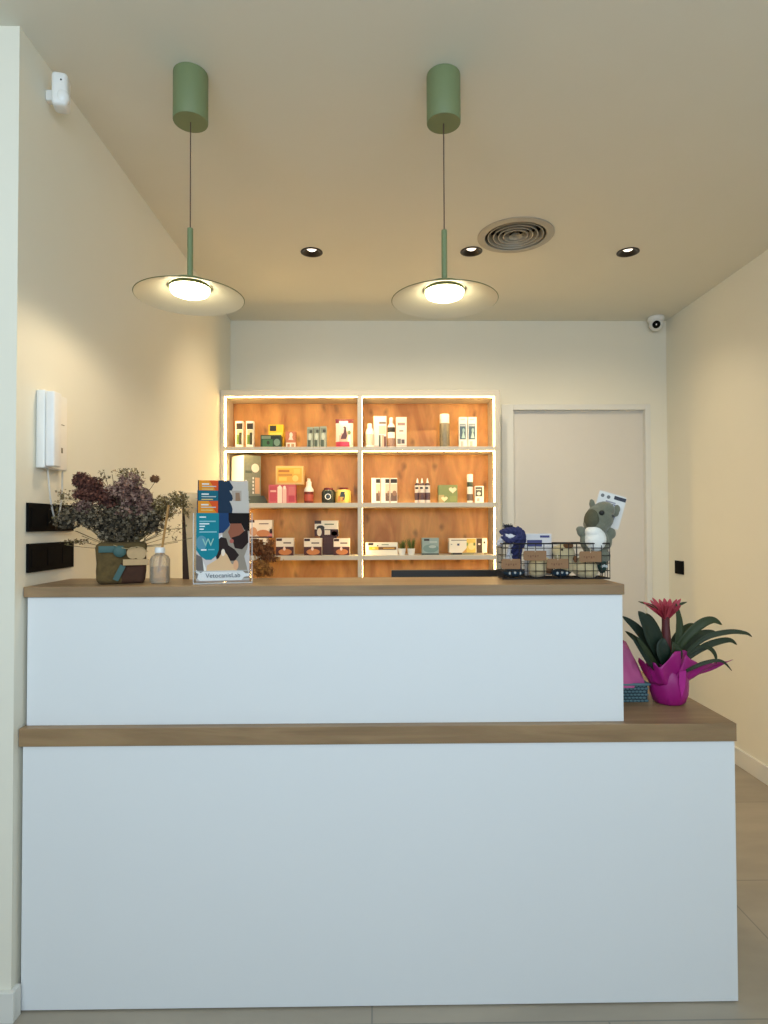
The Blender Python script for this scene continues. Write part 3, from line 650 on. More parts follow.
zt1 = at(468, 552.8, Y0 - .01).z + .0006
carton('treat_box', 'wide white box with yellow cat picture and brown panel, low shelf right end', 'box', 449.2, 487, 538.4, zt1, Y0 - .015, .07, (244, 234, 214),
       [(.05, .1, .5, .16, (150, 140, 120)), (.34, .5, .70, 1, (226, 172, 90), 't'), (.46, .02, .70, .98, (240, 206, 96)), (.5, .3, .68, .8, (250, 226, 150), 'e'), (.46, .3, .5, .5, (150, 170, 90)), (.64, .3, .69, .5, (120, 130, 60)), (.72, .0, .87, 1, (84, 62, 34)), (.76, .34, .83, .46, (240, 230, 214), 'e'), (.21, .36, .27, .5, (70, 80, 110)), (.91, .22, .95, .36, (60, 56, 50)), (.04, .38, .08, .44, (170, 170, 160))])

# ------------------------------------------------------------------ behind the counter
c = at(391.5, 570.4, 2.1)
root = thing('computer_monitor', 'black screen behind the counter with only its top edge showing', 'monitor', (c.x + .26, 2.12, Z1))
b = B(); box(b, c.x, c.x + .52, 2.10, 2.125, c.z - .31, c.z, bev=.002); obj('panel', b, BLACKM, root)
b = B(); box(b, c.x + .012, c.x + .508, 2.125, 2.1265, c.z - .298, c.z - .012); obj('screen', b, BLACK, root)
b = B(); box(b, c.x + .24, c.x + .28, 2.085, 2.0995, Z1 + .012, c.z - .12, bev=.003); obj('stand', b, BLACKM, root)
b = B(); box(b, c.x + .15, c.x + .37, 2.02, 2.2, Z1, Z1 + .012, bev=.004); obj('base', b, BLACKM, root)

# ------------------------------------------------------------------ dried flowers
def floret(b, c, s, mi, q, petals=4):
    n = Vector((q.gauss(0, 1), q.gauss(0, 1) - .6, q.gauss(0, 1) + .5)).normalized(); t = n.orthogonal().normalized(); w = n.cross(t)
    for k in range(petals):
        a = 2 * PI * k / petals + q.uniform(-.3, .3); d = t * math.cos(a) + w * math.sin(a); e = n.cross(d)
        v = [b.verts.new(p) for p in (c, c + d * s * .55 + e * s * .35 + n * s * .15, c + d * s + n * s * .3, c + d * s * .55 - e * s * .35 + n * s * .15)]
        b.faces.new(v).material_index = mi
def cluster(b, px, py, rpx, rpy, Y, n, s, ncol, q, dy=None, surf=.5):
    c = at(px, py, Y); rx, rz = rpx / F_PX * Y, rpy / F_PX * Y; ry = dy or rx
    for i in range(int(n * 1.5)):
        v = Vector((q.gauss(0, 1), q.gauss(0, 1), q.gauss(0, 1))).normalized() * (q.random() ** surf)
        floret(b, c + Vector((v.x * rx, v.y * ry, v.z * rz)), s * q.uniform(.6, 1.3), q.randrange(ncol), q)
Yb = 1.735
pc = at(122, 560, Yb)
root = thing('dried_flower_arrangement', 'dried maroon and mauve flowers in a mossy brown pot on left end of counter', 'dried flowers', (pc.x, Yb, Z2))
pw = .066; ph = at(122, 542.5, Yb - .05).z - Z2
MOSS = mat((92, 74, 40), .95, var=.6, scale=70, bump=1)
BARK = mat((70, 42, 26), .9, var=.4, scale=50, bump=1)
b = B()
box(b, -pw, pw, -.050, .055, 0, ph, bev=.014, seg=4); bmesh.ops.subdivide_edges(b, edges=b.edges[:], cuts=3, use_grid_fill=True)
for v in b.verts:
    if v.co.z > .003: v.co += Vector((math.sin(v.co.z * 90 + v.co.x * 60), math.sin(v.co.x * 80), math.sin(v.co.x * 110) * .5)) * .0012
    v.co.x *= 1 - .05 * (1 - v.co.z / ph); v.co.z = max(0, v.co.z)
bmesh.ops.translate(b, verts=b.verts, vec=(pc.x, Yb, Z2))
for fc in b.faces:
    m = fc.calc_center_median(); fc.material_index = 1 if (m.x - pc.x > .0 and m.z - Z2 < ph * .5) else 0
obj('pot', b, [MOSS, BARK], root, smooth=True)
TEAL = mat((58, 92, 88), .6, var=.15, scale=60)
def P2(px, py, dy=0): return at(px - 6.5, py, Yb - .0565 + dy)
yf = Yb - .0515
b = B()
a0, a1 = P2(99, 546), P2(122, 552.5)
box(b, a0.x, a1.x, yf - .004, yf, a1.z, a0.z, bev=.001)
c = P2(118.5, 551.5); ball(b, c + Vector((0, -.006, 0)), (.017, .006, .016), rot=Euler((0, .4, 0)))
c = P2(118, 573); box(b, -.0075, .0075, -.003, .001, -.022, .022, M=Matrix.Translation((c.x, yf - .002, c.z)) @ Matrix.Rotation(.45, 4, 'Y'))
obj('ribbon', b, TEAL, root, smooth=True, label='teal ribbon')
WD = mat((188, 156, 110), .6, var=.1, scale=90)
b = B()
c = P2(134, 553.5); thick_ellipse(b, c.x - .009, c.z + .001, .0155, .0165, yf - .011, yf - .0075); thick_ellipse(b, c.x + .010, c.z, .0155, .0175, yf - .0112, yf - .0075)
a0, a1 = P2(121.5, 559.5), P2(146, 565.5); box(b, a0.x, a1.x, yf - .012, yf - .008, a1.z, a0.z, bev=.001)
obj('wooden_tag', b, WD, root, label='pale wooden tag')
b = B(); tube(b, smooth_path([P2(112, 545, -.004), P2(124, 549, -.012), P2(134, 547, -.013), P2(144, 552, -.006)]), .001, 6); obj('twine', b, mat((170, 150, 110), .9), root)
for o_ in root.children: o_.rotation_euler.z = .36
q = random.Random(3)
Ya = Yb
MAR = [mat(c_, .9, var=.2) for c_ in ((98, 56, 44), (62, 32, 28), (124, 80, 66))]
MAU = [mat(c_, .9, var=.2) for c_ in ((128, 98, 88), (88, 58, 52), (160, 130, 116))]
GRN = [mat(c_, .9, var=.2) for c_ in ((92, 80, 60), (44, 38, 28), (128, 116, 96))]
OLV = [mat(c_, .9, var=.2) for c_ in ((104, 88, 48), (76, 62, 36), (132, 116, 76))]
b = B()
for (x_, y_, rx_, ry_, n_) in ((82, 481, 9, 9, 330), (92, 487, 13, 10, 420), (88, 494, 15, 8, 420), (104, 497, 13, 9, 300), (112, 503, 12, 6, 140)): cluster(b, x_, y_, rx_, ry_, Ya - .01, n_, .0054, 3, q)
obj('maroon_flowers', b, MAR, root, label='maroon dried hydrangea heads')
b = B()
for (x_, y_, rx_, ry_, n_) in ((126, 492, 20, 12, 520), (138, 497, 14, 12, 340), (131, 482, 13, 9, 150), (134, 512, 18, 8, 260), (84, 507, 10, 7, 130), (146, 505, 9, 12, 150)): cluster(b, x_, y_, rx_, ry_, Ya - .015, n_, .0058, 3, q)
obj('mauve_flowers', b, MAU, root, label='mauve dried blossoms')
b = B()
for (x_, y_, rx_, ry_, n_) in ((120, 518, 42, 16, 1500), (122, 531, 26, 12, 800), (78, 516, 17, 13, 330), (150, 520, 16, 16, 350), (66, 522, 9, 8, 90)): cluster(b, x_, y_, rx_, ry_, Ya, n_, .0056, 3, q, dy=.07)
obj('grey_foliage', b, GRN, root, label='grey-green dried foliage')
b = B()
for (x_, y_, rx_, ry_, n_) in ((128, 473, 16, 5, 60), (164, 508, 13, 14, 330), (177, 500, 10, 10, 170), (63, 496, 7, 10, 32), (76, 542, 17, 3, 40), (176, 530, 12, 12, 26), (104, 476, 4, 6, 16), (185, 506, 8, 14, 60), (60, 512, 7, 12, 50)): cluster(b, x_, y_, rx_, ry_, Ya, n_, .0042, 3, q, dy=.04)
obj('olive_sprigs', b, OLV, root, label='thin olive sprigs')
b = B(); base = Vector((pc.x, Yb, Z2 + ph - .01))
for (x_, y_) in [(60, 490), (63, 505), (58, 520), (70, 498), (75, 540), (66, 545), (88, 543), (82, 536), (104, 472), (112, 474), (121, 470), (128, 468), (134, 472), (140, 478), (155, 482), (160, 500), (168, 505), (175, 498), (186, 494), (180, 512), (170, 528), (184, 528), (192, 538), (178, 542), (168, 537), (97, 500), (110, 505), (120, 500), (130, 500), (140, 505), (150, 515)] :
    e = at(x_, y_, Ya + q.uniform(-.04, .03)); m = base.lerp(e, .5) + Vector((0, 0, .012 if y_ < 530 else -.008)); s0 = base + Vector(((e.x - base.x) * .28, q.uniform(-.02, .02), 0))
    tube(b, smooth_path([s0, m, e], 5), [.0011] * 5 + [.0008] * 6, 5)
for k in range(60):
    a_ = q.uniform(-1.25, 1.25); l = q.uniform(.06, .13); e = base + Vector((math.sin(a_) * l * 1.25, q.uniform(-.05, .05), math.cos(a_) * l)); tube(b, [base + Vector((math.sin(a_) * .04, 0, 0)), e], .0009, 4)
obj('stems', b, mat((110, 96, 62), .9, var=.2), root)
b = B(); c = at(155, 479, Ya - .01); ball(b, c, (.012, .012, .009), rot=Euler((0, .5, 0)), seg=12); cluster(b, 155, 479, 4.5, 3.5, Ya - .01, 40, .004, 1, q, surf=.1)
obj('seed_head', b, mat((104, 68, 40), .9, var=.3), root, label='brown seed head')

# dried bunch behind the leaflet holder
Yd = 2.02; c = at(262, 560, Yd)
root = thing('dried_bunch', 'bunch of brown and golden dried flowers behind the right side of leaflet holder', 'dried flowers', (c.x, Yd, Z1))
b = B(); lathe(b, [(0, 0), (.03, 0), (.036, .02), (.04, .1), (.026, .19), (.03, .23), (.027, .23), (.022, .19), (.03, .1), (.0, .02)], (c.x, Yd, Z1), 28); obj('vase', b, mat((150, 132, 104), .6, var=.1), root, smooth=True)
b = B()
for (x_, y_, rx_, ry_, n_) in ((257, 547, 8, 8, 200), (264, 552, 10, 8, 220), (270, 546, 5, 8, 60), (272, 558, 7, 4, 60)): cluster(b, x_, y_, rx_, ry_, Yd, n_, .006, 2, q)
obj('brown_flowers', b, [mat((112, 66, 34), .9, var=.3), mat((140, 92, 56), .9, var=.3)], root)
b = B()
for (x_, y_, rx_, ry_, n_) in ((260, 568, 10, 9, 320), (268, 572, 7, 5, 100), (276, 559, 5, 2, 22)): cluster(b, x_, y_, rx_, ry_, Yd, n_, .006, 2, q)
for k in range(24):
    a_ = q.uniform(-.5, .5); tube(b, [Vector((c.x, Yd, Z1 + .2)), Vector((c.x + .16 * math.sin(a_), Yd + q.uniform(-.02, .02), Z1 + .2 + .24 * math.cos(a_)))], .0012, 4)
obj('golden_flowers', b, [mat((196, 140, 70), .9, var=.3), mat((160, 110, 60), .9, var=.3)], root)

# reed diffuser
Yq = 1.715; c = at(160, 560, Yq)
root = thing('reed_diffuser', 'frosted glass scent bottle with white cap and one reed beside the dried bouquet', 'diffuser', (c.x, Yq, Z2))
s = 1 / F_PX * Yq; hb_ = at(160, 553, Yq).z - Z2
GL = clear_material('frosted_glass', (.90, .84, .72), gloss=.6, rough=.3, haze=.22)
b = B(); lathe(b, [(0, .001), (.9 * 9.6 * s, 0), (9.6 * s, .003), (9.6 * s, hb_ * .78), (8 * s, hb_ * .9), (4.6 * s, hb_ * .96), (4.2 * s, hb_)], (c.x, Yq, Z2), 36); obj('bottle', b, GL, root, smooth=True)
b = B(); lathe(b, [(0, .004), (8.8 * s, .004), (8.8 * s, hb_ * .55), (0, hb_ * .55)], (c.x, Yq, Z2), 32); obj('scented_oil', b, clear_material('amber_oil', (.88, .76, .56), haze=.15), root, smooth=True)
b = B(); lathe(b, [(0, hb_ + .001), (5 * s, hb_ + .001), (5.1 * s, hb_ + .012), (4.4 * s, hb_ + .016), (1.2 * s, hb_ + .016), (1.2 * s, hb_ + .01), (0, hb_ + .01)], (c.x, Yq, Z2), 32); obj('cap', b, WHITE, root, smooth=True)
e = at(168.5, 505, Yq - .01); b = B(); tube(b, [(c.x - .004, Yq, Z2 + .03), e], .0034, 8); obj('reed', b, mat((180, 136, 80), .8, var=.1), root)

# leaning board beside the leaflet holder
Yw = 1.835
pts = [at(184.5, 492.5, Yw), at(199, 493, Yw), at(204, 578, Yw), at(190.5, 578, Yw)]
z0_ = Z2
root = thing('wooden_board', 'narrow wooden board leaning behind left edge of leaflet holder', 'board', ((pts[2].x + pts[3].x) / 2, Yw, Z2))
b = B(); prism(b, [(pts[0].x, pts[0].z), (pts[1].x, pts[1].z), (pts[2].x + .0, Z2), (pts[3].x, Z2)], Yw - .012, Yw + .012, 0); obj('front', b, mat((236, 204, 154), .6, var=.1, scale=40), root)
pl = [at(182.5, 495, Yw), at(184.5, 493, Yw), at(190.5, 578, Yw), at(183.0, 578, Yw)]
b = B(); prism(b, [(pl[0].x, pl[0].z), (pl[1].x - .0003, pl[1].z), (pl[2].x - .0003, Z2), (pl[3].x, Z2)], Yw - .004, Yw + .014, 0); obj('shaded_edge', b, mat((66, 42, 26), .7, var=.2), root, label='thick side of the board, coloured dark as shade')  # dark brown here paints the shade on the board's thick side

# ------------------------------------------------------------------ leaflet holder with four tiers
Yh = 1.692
ACR = clear_material('clear_acrylic', (.985, .99, .99), gloss=.3, rough=.1)
ACE = clear_material('acrylic_edge', (.93, .95, .95), rough=.2, haze=.45)
c = at(222.5, 583, Yh)
root = thing('leaflet_holder', 'clear acrylic four-tier holder of leaflets standing on the counter', 'leaflet holder', (c.x, Yh, Z2))
hx0, hx1 = at(194.2, 560, Yh).x, at(251.8, 560, Yh).x
STEP = .034; topv = (516, 506, 497, 486)
b = B(); b2 = B(); tz = []
for k, vv in enumerate((571, 521, 509, 499)):
    yy = Yh + k * STEP; zt_ = at(222, vv, yy).z
    box(b, hx0 + .002, hx1 - .002, yy, yy + .0018, Z2 + .004 + k * .004, zt_)
    box(b2, hx0 + .002, hx1 - .002, yy - .0003, yy + .0021, zt_ - .0005, zt_ + .0012)
for x_ in (hx0, hx1 - .002):
    box(b, x_, x_ + .002, Yh, Yh + .13, Z2 + .003, at(222, 560, Yh).z)
    prism(b, [(0, 0), (1, 0), (1, 1), (0, 1)], 0, 0) if False else None
    box(b2, x_ - .0002, x_ + .0022, Yh - .0004, Yh + .002, Z2 + .003, at(222, 513, Yh).z)
box(b, hx0, hx1, Yh, Yh + .13, Z2, Z2 + .003); box(b2, hx0, hx1, Yh - .0006, Yh + .0015, Z2, Z2 + .0032)
TH = .245; PIV = Vector(root.location); root.rotation_euler.z = TH
obj('acrylic_body', b, ACR, root); obj('acrylic_edges', b2, ACE, root)
def leaflet(k, v0, label, tab, front):
    yy = Yh + .006 + k * STEP; u0, u1 = (197.8, 249.5)
    fr = Yh + .006
    x0_, x1_ = at(u0, 540, fr).x, at(u1, 540, fr).x; w = x1_ - x0_; zt_ = at(222, v0, yy).z; zb_ = Z2 + .006 + .004 * k; h = zt_ - zb_
    n = 6; mats = []; b = B()
    def mi(col):
        m = mat(col, .65, var=.021); m.node_tree.nodes['Principled BSDF'].inputs['Specular IOR Level'].default_value = .15
        if m not in mats: mats.append(m)
        return mats.index(m)
    box(b, x0_, x1_, yy, yy + .006, zb_, zt_, mi((196, 190, 182)))
    lay = [0]
    def P(pts, col):        # points: fraction of width, metres below the top edge / .196
        lay[0] += 1; t = .00006 * lay[0]
        prism(b, [(x0_ + p_[0] * w, zt_ - p_[1] * .196) for p_ in pts], yy - t, yy + .0005, mi(col))
    def E_(cx_, cy_, rx_, ry_, col):
        P([(cx_ + rx_ * math.cos(2 * PI * i / 24), cy_ + ry_ * math.sin(2 * PI * i / 24)) for i in range(24)], col)
    if not front:
        P([(0, 0), (.62, 0), (.66, .05), (.70, .10), (.66, .17), (0, .17)] if k != 1 else [(0, 0), (.62, 0), (.66, .06), (.68, .12), (.67, .19), (0, .19)], (32, 52, 74))
        if k == 2: P([(.66, .0), (.86, .0), (.86, .17), (.70, .17)], (176, 164, 152)); P([(.74, .03), (.82, .03), (.84, .17), (.74, .17)], (150, 120, 96))
        P([(.02, 0), (.40, 0), (.40, .19), (.02, .19)], tab)
        if k != 2: P([(.22, 0), (.40, 0), (.40, .19), (.34, .14)], (214, 84, 36))
        P([(.08, .045), (.22, .045), (.22, .065), (.08, .065)], (226, 226, 220)); P([(.08, .085), (.36, .085), (.36, .098), (.08, .098)], (190, 200, 200)); P([(.08, .125), (.30, .125), (.30, .14), (.08, .14)], (220, 190, 120))
    else:
        P([(0, 0), (1, 0), (1, .93), (0, .93)], (196, 190, 186))
        P([(.0, .28), (.5, .28), (.62, .6), (.3, .82), (0, .82)], (206, 196, 192)); P([(.42, .34), (.5, .30), (.62, .38), (.6, .52), (.52, .50)], (226, 220, 220))
        P([(.48, .0), (1, 0), (1, .12), (.96, .5), (.9, .62), (1, .93), (.5, .93)], (150, 140, 126))
        P([(.60, .0), (1, 0), (1, .26), (.90, .24), (.84, .15), (.64, .16), (.58, .10)], (22, 16, 14))
        P([(.64, .15), (.84, .15), (.90, .26), (.88, .40), (.74, .44), (.64, .36), (.59, .27), (.62, .22)], (146, 88, 66))
        P([(.66, .35), (.80, .32), (.96, .22), (.98, .42), (.86, .52), (.72, .50)], (40, 26, 24)); E_(.66, .40, .04, .03, (170, 96, 84))
        P([(.36, .42), (.46, .34), (.56, .36), (.60, .46), (.72, .52), (.80, .60), (.72, .68), (.54, .68), (.46, .60), (.42, .72), (.38, .66), (.34, .54)], (44, 32, 30))
        P([(.20, .74), (.42, .64), (.50, .52), (.58, .60), (.66, .72), (.76, .76), (.74, .90), (.18, .90)], (222, 184, 140)); E_(.50, .56, .035, .05, (236, 220, 200)); E_(.74, .74, .05, .07, (222, 170, 130))
        P([(.0, .58), (.10, .62), (.18, .78), (.16, .92), (0, .92)], (110, 104, 100)); P([(.12, .66), (.18, .78), (.18, .9), (.14, .8)], (236, 232, 224))
        P([(.40, 0), (.60, 0), (.60, .10), (.63, .17), (.58, .22), (.50, .28), (.40, .29)], (30, 62, 104))
        P([(0, 0), (.42, 0), (.42, .52), (.38, .60), (.28, .66), (.18, .66), (.08, .61), (0, .52)], (24, 128, 144))
        E_(.10, .42, .10, .10, (90, 146, 166))
        for (yy_, l_) in ((.05, .12), (.08, .0), (.11, .30), (.145, .18), (.18, .10), (.22, .08), (.26, .32)):
            if l_: P([(.06, yy_), (.06 + l_, yy_), (.06 + l_, yy_ + .016), (.06, yy_ + .016)], (232, 240, 240) if l_ < .25 else (140, 190, 200))
        P([(.09, .51), (.19, .51), (.19, .53), (.09, .53)], (236, 240, 240)); P([(.22, .51), (.34, .51), (.34, .525), (.22, .525)], (110, 180, 196))
        for i, bm_ in ((0, 0),): pass
        lay[0] += 2
        P([(.04, .86), (.14, .82), (.86, .82), (.92, .86), (1, .865), (1, .90), (.9, .91), (.84, .96), (.08, .96), (.02, .92)], (240, 240, 238))
        P([(.0, .80), (.12, .86), (.1, .88), (0, .84)], (236, 236, 232))
        P([(.0, .955), (1, .955), (1, .975), (0, .975)], (170, 152, 140))
        text(b, 'W', .030, facing(x0_ + .22 * w, yy - .0030, zt_ - .42 * .196), mi((150, 200, 190)))
        text(b, 'VetocanisLab', .0175, facing(x0_ + .50 * w, yy - .0036, zt_ - .885 * .196), mi((96, 104, 112)))
    o = obj('leaflet', b, mats, org=((x0_ + x1_) / 2, yy, zb_)); o.location = PIV + Matrix.Rotation(TH, 3, 'Z') @ (o.location - PIV); o.rotation_euler.z = TH; tag(o, label, 'leaflet', 'leaflets in the acrylic holder'); return o
leaflet(0, 513, 'front leaflet with teal tab and photo of man kissing a dog', (24, 128, 144), True)
leaflet(1, 501, 'leaflet with orange tab directly behind the front one', (222, 142, 40), False)
leaflet(2, 490.6, 'leaflet with only a teal tab, second from the back of holder', (24, 100, 120), False)
leaflet(3, 480.6, 'rearmost and highest leaflet with orange tab in the acrylic holder', (222, 142, 40), False)

# ------------------------------------------------------------------ wire basket of toys
Yk = 1.775; YK2 = 1.852
kx0, kx1 = at(502.8, 560, Yk).x, at(609.8, 560, Yk).x
kz1 = at(556, 543.6, Yk).z; kz0 = Z2 + .0022
WIRE = mat((30, 26, 26), .45, .3)
root = thing('wire_basket', 'black wire basket of pet toys on the right end of counter ledge', 'basket', ((kx0 + kx1) / 2, (Yk + YK2) / 2, Z2))
b = B(); rw = .0021
for zz in (kz1, kz0): tube(b, [(kx0, Yk, zz), (kx1, Yk, zz), (kx1, YK2, zz), (kx0, YK2, zz), (kx0, Yk, zz)], rw, 8)
obj('rim_wire', b, WIRE, root, smooth=True)
b = B(); n = 13; hgt = kz1 - kz0
for i in range(n + 1):
    x_ = kx0 + (kx1 - kx0) * i / n
    tube(b, [(x_, Yk, kz0), (x_, Yk, kz1)], .0011, 6); tube(b, [(x_, YK2, kz0), (x_, YK2, kz1)], .0011, 6); tube(b, [(x_, Yk, kz0), (x_, YK2, kz0)], .0011, 6)
for i in range(1, 4):
    y_ = Yk + (YK2 - Yk) * i / 4
    for x_ in (kx0, kx1): tube(b, [(x_, y_, kz0), (x_, y_, kz1)], .0011, 6)
    tube(b, [(kx0, y_, kz0), (kx1, y_, kz0)], .0011, 6)
for i in range(1, 5):
    zz = kz0 + hgt * i / 4.6
    tube(b, [(kx0, Yk, zz), (kx1, Yk, zz), (kx1, YK2, zz), (kx0, YK2, zz), (kx0, Yk, zz)], .0011, 6)
obj('wire_mesh', b, WIRE, root)
KR = mat((148, 112, 78), .75, var=.12, scale=80)
for (u0, v0, u1, v1, lb) in ((501.5, 559, 520.5, 569, 'brown wooden tag at far left of the wire basket'), (523.5, 550.8, 546.5, 560.5, 'brown wooden tag below the white card on wire basket'),
                             (547, 558.8, 568.5, 568.6, 'low brown wooden tag at the middle of wire basket'), (579.5, 551.4, 601.5, 562, 'brown wooden tag under the grey plush on wire basket')):
    a_, c_ = at(u0, v0, Yk - .006), at(u1, v1, Yk - .006); y_ = Yk - .006
    t = thing('price_tag', lb, 'tag', ((a_.x + c_.x) / 2, y_, c_.z), 'brown tags on the wire basket')
    b = B(); k = .004
    prism(b, [(a_.x + k, a_.z), (c_.x - .001, a_.z), (c_.x, a_.z - .002), (c_.x, c_.z + .002), (c_.x - .001, c_.z), (a_.x + k, c_.z), (a_.x, c_.z + k), (a_.x, a_.z - k)], y_, y_ + .0025); obj('board', b, KR, t)
    b = B()
    for i in range(5): box(b, a_.x + .012 + i * .007, a_.x + .016 + i * .007, y_ - .0003, y_, (a_.z + c_.z) / 2 - .002 - (i % 2) * .003, (a_.z + c_.z) / 2 + .001)
    obj('writing', b, mat((120, 80, 56), .8), t)
    b = B(); mx_ = (a_.x + c_.x) / 2; tube(b, [(mx_, y_ - .0006, a_.z - .004), (mx_ + .001, y_ + .001, a_.z + .001), (mx_, Yk - .0022, a_.z + .012)], .0007, 5); obj('string', b, mat((225, 215, 195), .8), t)
Ym = 1.822
NAVY = mat((44, 48, 92), .85, var=.3, scale=150, bump=.6); ROPE = mat((214, 214, 220), .85, var=.1, scale=150, bump=.6); DNAV = mat((24, 26, 40), .85, var=.3)
def plush_mod(o, vox=.0022):
    m = o.modifiers.new('fuse', 'REMESH'); m.mode = 'VOXEL'; m.voxel_size = vox; m.use_smooth_shade = True
    s_ = o.modifiers.new('soften', 'SMOOTH'); s_.iterations = 4; s_.factor = .5
# rope toy
c = at(511, 535, Ym)
root = thing('rope_toy', 'navy and white knotted rope toy poking out of basket left end', 'dog toy', (c.x, Ym, kz0))
def rope(pts, r_, mats_, nm):
    pp = smooth_path([at(x_, y_, Ym + dy) for x_, y_, dy in pts], 8); b = B()
    n = len(pp); up = None
    for s_ in range(3):
        sp = []
        for i, p_ in enumerate(pp):
            t = (pp[min(i + 1, n - 1)] - pp[max(i - 1, 0)]).normalized(); o1 = t.cross(Vector((0, 1, .1))).normalized(); o2 = t.cross(o1)
            a_ = i * .55 + s_ * 2 * PI / 3; sp.append(p_ + (o1 * math.cos(a_) + o2 * math.sin(a_)) * r_ * .55)
        tube(b, sp, r_ * .62, 8)
    obj(nm, b, mats_, root, smooth=True)
rope([(499, 545, .0), (503, 538, -.012), (511, 537, -.02), (516, 541, -.01), (512, 548, 0), (510, 560, 0)], .0085, ROPE, 'white_strand')
rope([(502, 533, 0), (508, 531, -.014), (516, 532, -.018), (521, 538, -.01), (517, 546, -.005), (514, 558, 0), (514, 572, .01)], .010, NAVY, 'navy_strand')
rope([(517, 529, .012), (522, 533, .005), (523, 541, .01), (519, 552, .014), (518, 570, .0)], .0085, NAVY, 'navy_strand')
rope([(521, 535, -.012), (517, 537, -.022), (512, 543, -.020), (508, 556, -.012), (507, 568, -.01)], .006, ROPE, 'white_strand')
rope([(512, 534, .0), (508, 528, .0), (506, 527, .0)], .0075, DNAV, 'frayed_end')
rope([(503, 536, -.016), (509, 541, -.028), (517, 538, -.028), (520, 533, -.018)], .0075, NAVY, 'navy_strand')
rope([(510, 529, -.006), (517, 530, -.022), (521, 537, -.026), (515, 545, -.02), (511, 552, -.012)], .007, NAVY, 'navy_strand')
b = B(); cc = at(510, 530, Ym)
for k in range(26): tube(b, [cc, cc + Vector((q.uniform(-.022, .008), q.uniform(-.015, .015), q.uniform(.004, .020)))], .0014, 4)
obj('frayed_end', b, DNAV, root, label='dark frayed tip')
# packaged toy card
Yc = 1.842
c = at(537, 540, Yc)
root = thing('header_card', 'white packaging card with blue panel behind the cream plush in basket', 'packaging card', (c.x, Yc, kz0 + .003))
a_, c_ = at(524.5, 533.6, Yc), at(551.5, 534, Yc)
b = B(); box(b, a_.x, c_.x, Yc, Yc + .0012, kz0 + .004, a_.z, bev=.0004); obj('card', b, mat((216, 214, 214), .4, var=.02), root)
b = B(); p0, p1 = at(527, 540, Yc), at(542, 546.5, Yc); box(b, p0.x, p1.x, Yc - .0004, Yc, p1.z, p0.z); obj('blue_panel', b, mat((54, 56, 112), .4), root)
b = B(); p0, p1 = at(540, 535.4, Yc), at(549.5, 537.6, Yc); box(b, p0.x, p1.x, Yc - .0004, Yc, p1.z, p0.z); obj('blue_strip', b, mat((60, 60, 120), .4), root)
# plush toys
FUR = mat((198, 182, 142), .95, var=.12, scale=180, bump=1, sheen=.4); FURB = mat((120, 84, 56), .95, var=.2, scale=180, bump=1)
def plushie(nm, label, blobs, m, base, vox=.0022, kids=()):
    root = thing(nm, label, 'plush toy', base)
    b = B()
    for c_, r_ in blobs: ball(b, c_, r_, seg=20)
    o = obj('body', b, m, root, smooth=True); plush_mod(o, vox)
    for nm2, bl, m2, lb in kids:
        b = B()
        for c_, r_ in bl: ball(b, c_, r_, seg=16)
        obj(nm2, b, m2, root, smooth=True, label=lb)
    return root
s = Ym / F_PX
Yp_ = 1.805
c = at(538.5, 567, Yp_)
plushie('plush_toy', 'round cream plush with brown nose patch, left of basket centre', [(c, (.032, .026, .030)), (c + Vector((.020, -.004, .016)), (.014, .014, .014)), (c + Vector((-.006, .0, -.014)), (.024, .022, .017))], FUR, (c.x, Yp_, kz0), kids=[('ear', [(c + Vector((.026, -.014, -.004)), (.013, .010, .014))], FURB, 'brown ear')])
c = at(564, 554, Yp_ + .01)
plushie('plush_toy', 'upright cream plush with brown ear spot behind the middle tag', [(c, (.033, .026, .032)), (c + Vector((0, 0, -.035)), (.028, .024, .032)), (c + Vector((-.026, 0, .010)), (.010, .010, .014))], FUR, (c.x, Yp_, kz0),
        kids=[('ear', [(c + Vector((.008, -.016, .026)), (.015, .012, .010))], FURB, 'brown ear patch'), ('eye', [(c + Vector((-.013, -.024, .014)), (.0035, .0025, .0035))], BLACKM, None)])
c = at(584.5, 567, Yp_)
plushie('plush_toy', 'fat cream round plush at right end under the grey plush', [(c, (.038, .026, .033)), (c + Vector((.012, -.004, -.012)), (.028, .022, .021)), (c + Vector((-.028, 0, .0)), (.012, .014, .020))], FUR, (c.x, Yp_, kz0), kids=[('seam', [(c + Vector((-.031, -.012, .024)), (.006, .008, .010))], FURB, None)])
TB_ = mat((22, 50, 70), .9, var=.3, scale=120, bump=.6)
for (u, v, rr, lb) in ((513.5, 573.2, (.030, .022, .0125), 'dark teal-blue toy at bottom left of wire basket'), (560.5, 573.4, (.028, .018, .012), 'dark navy toy at bottom centre of wire basket'), (602, 566, (.013, .02, .022), 'dark green toy squeezed at right end of basket')):
    c = at(u, v, 1.802); c.z = max(c.z, kz0 + rr[2] + .003)
    m_ = mat((30, 62, 56), .9, var=.3) if u > 590 else TB_
    root = thing('soft_toy', lb, 'dog toy', (c.x, 1.802, kz0)); b = B(); ball(b, c, rr, seg=20); ball(b, c + Vector((.6 * rr[0], .004, .002)), [k * .6 for k in rr], seg=16); ball(b, c + Vector((-.6 * rr[0], .003, .001)), [k * .62 for k in rr], seg=16); o = obj('body', b, m_, root, smooth=True); plush_mod(o, .002)
    b = B()
    for k in range(3): ball(b, c + Vector(((k - 1) * rr[0] * .5, -rr[1] * .93, .002 * (k % 2))), (.0035, .003, .0045), seg=10)
    obj('paw_print', b, mat((196, 204, 206), .8), root, label='pale spots')
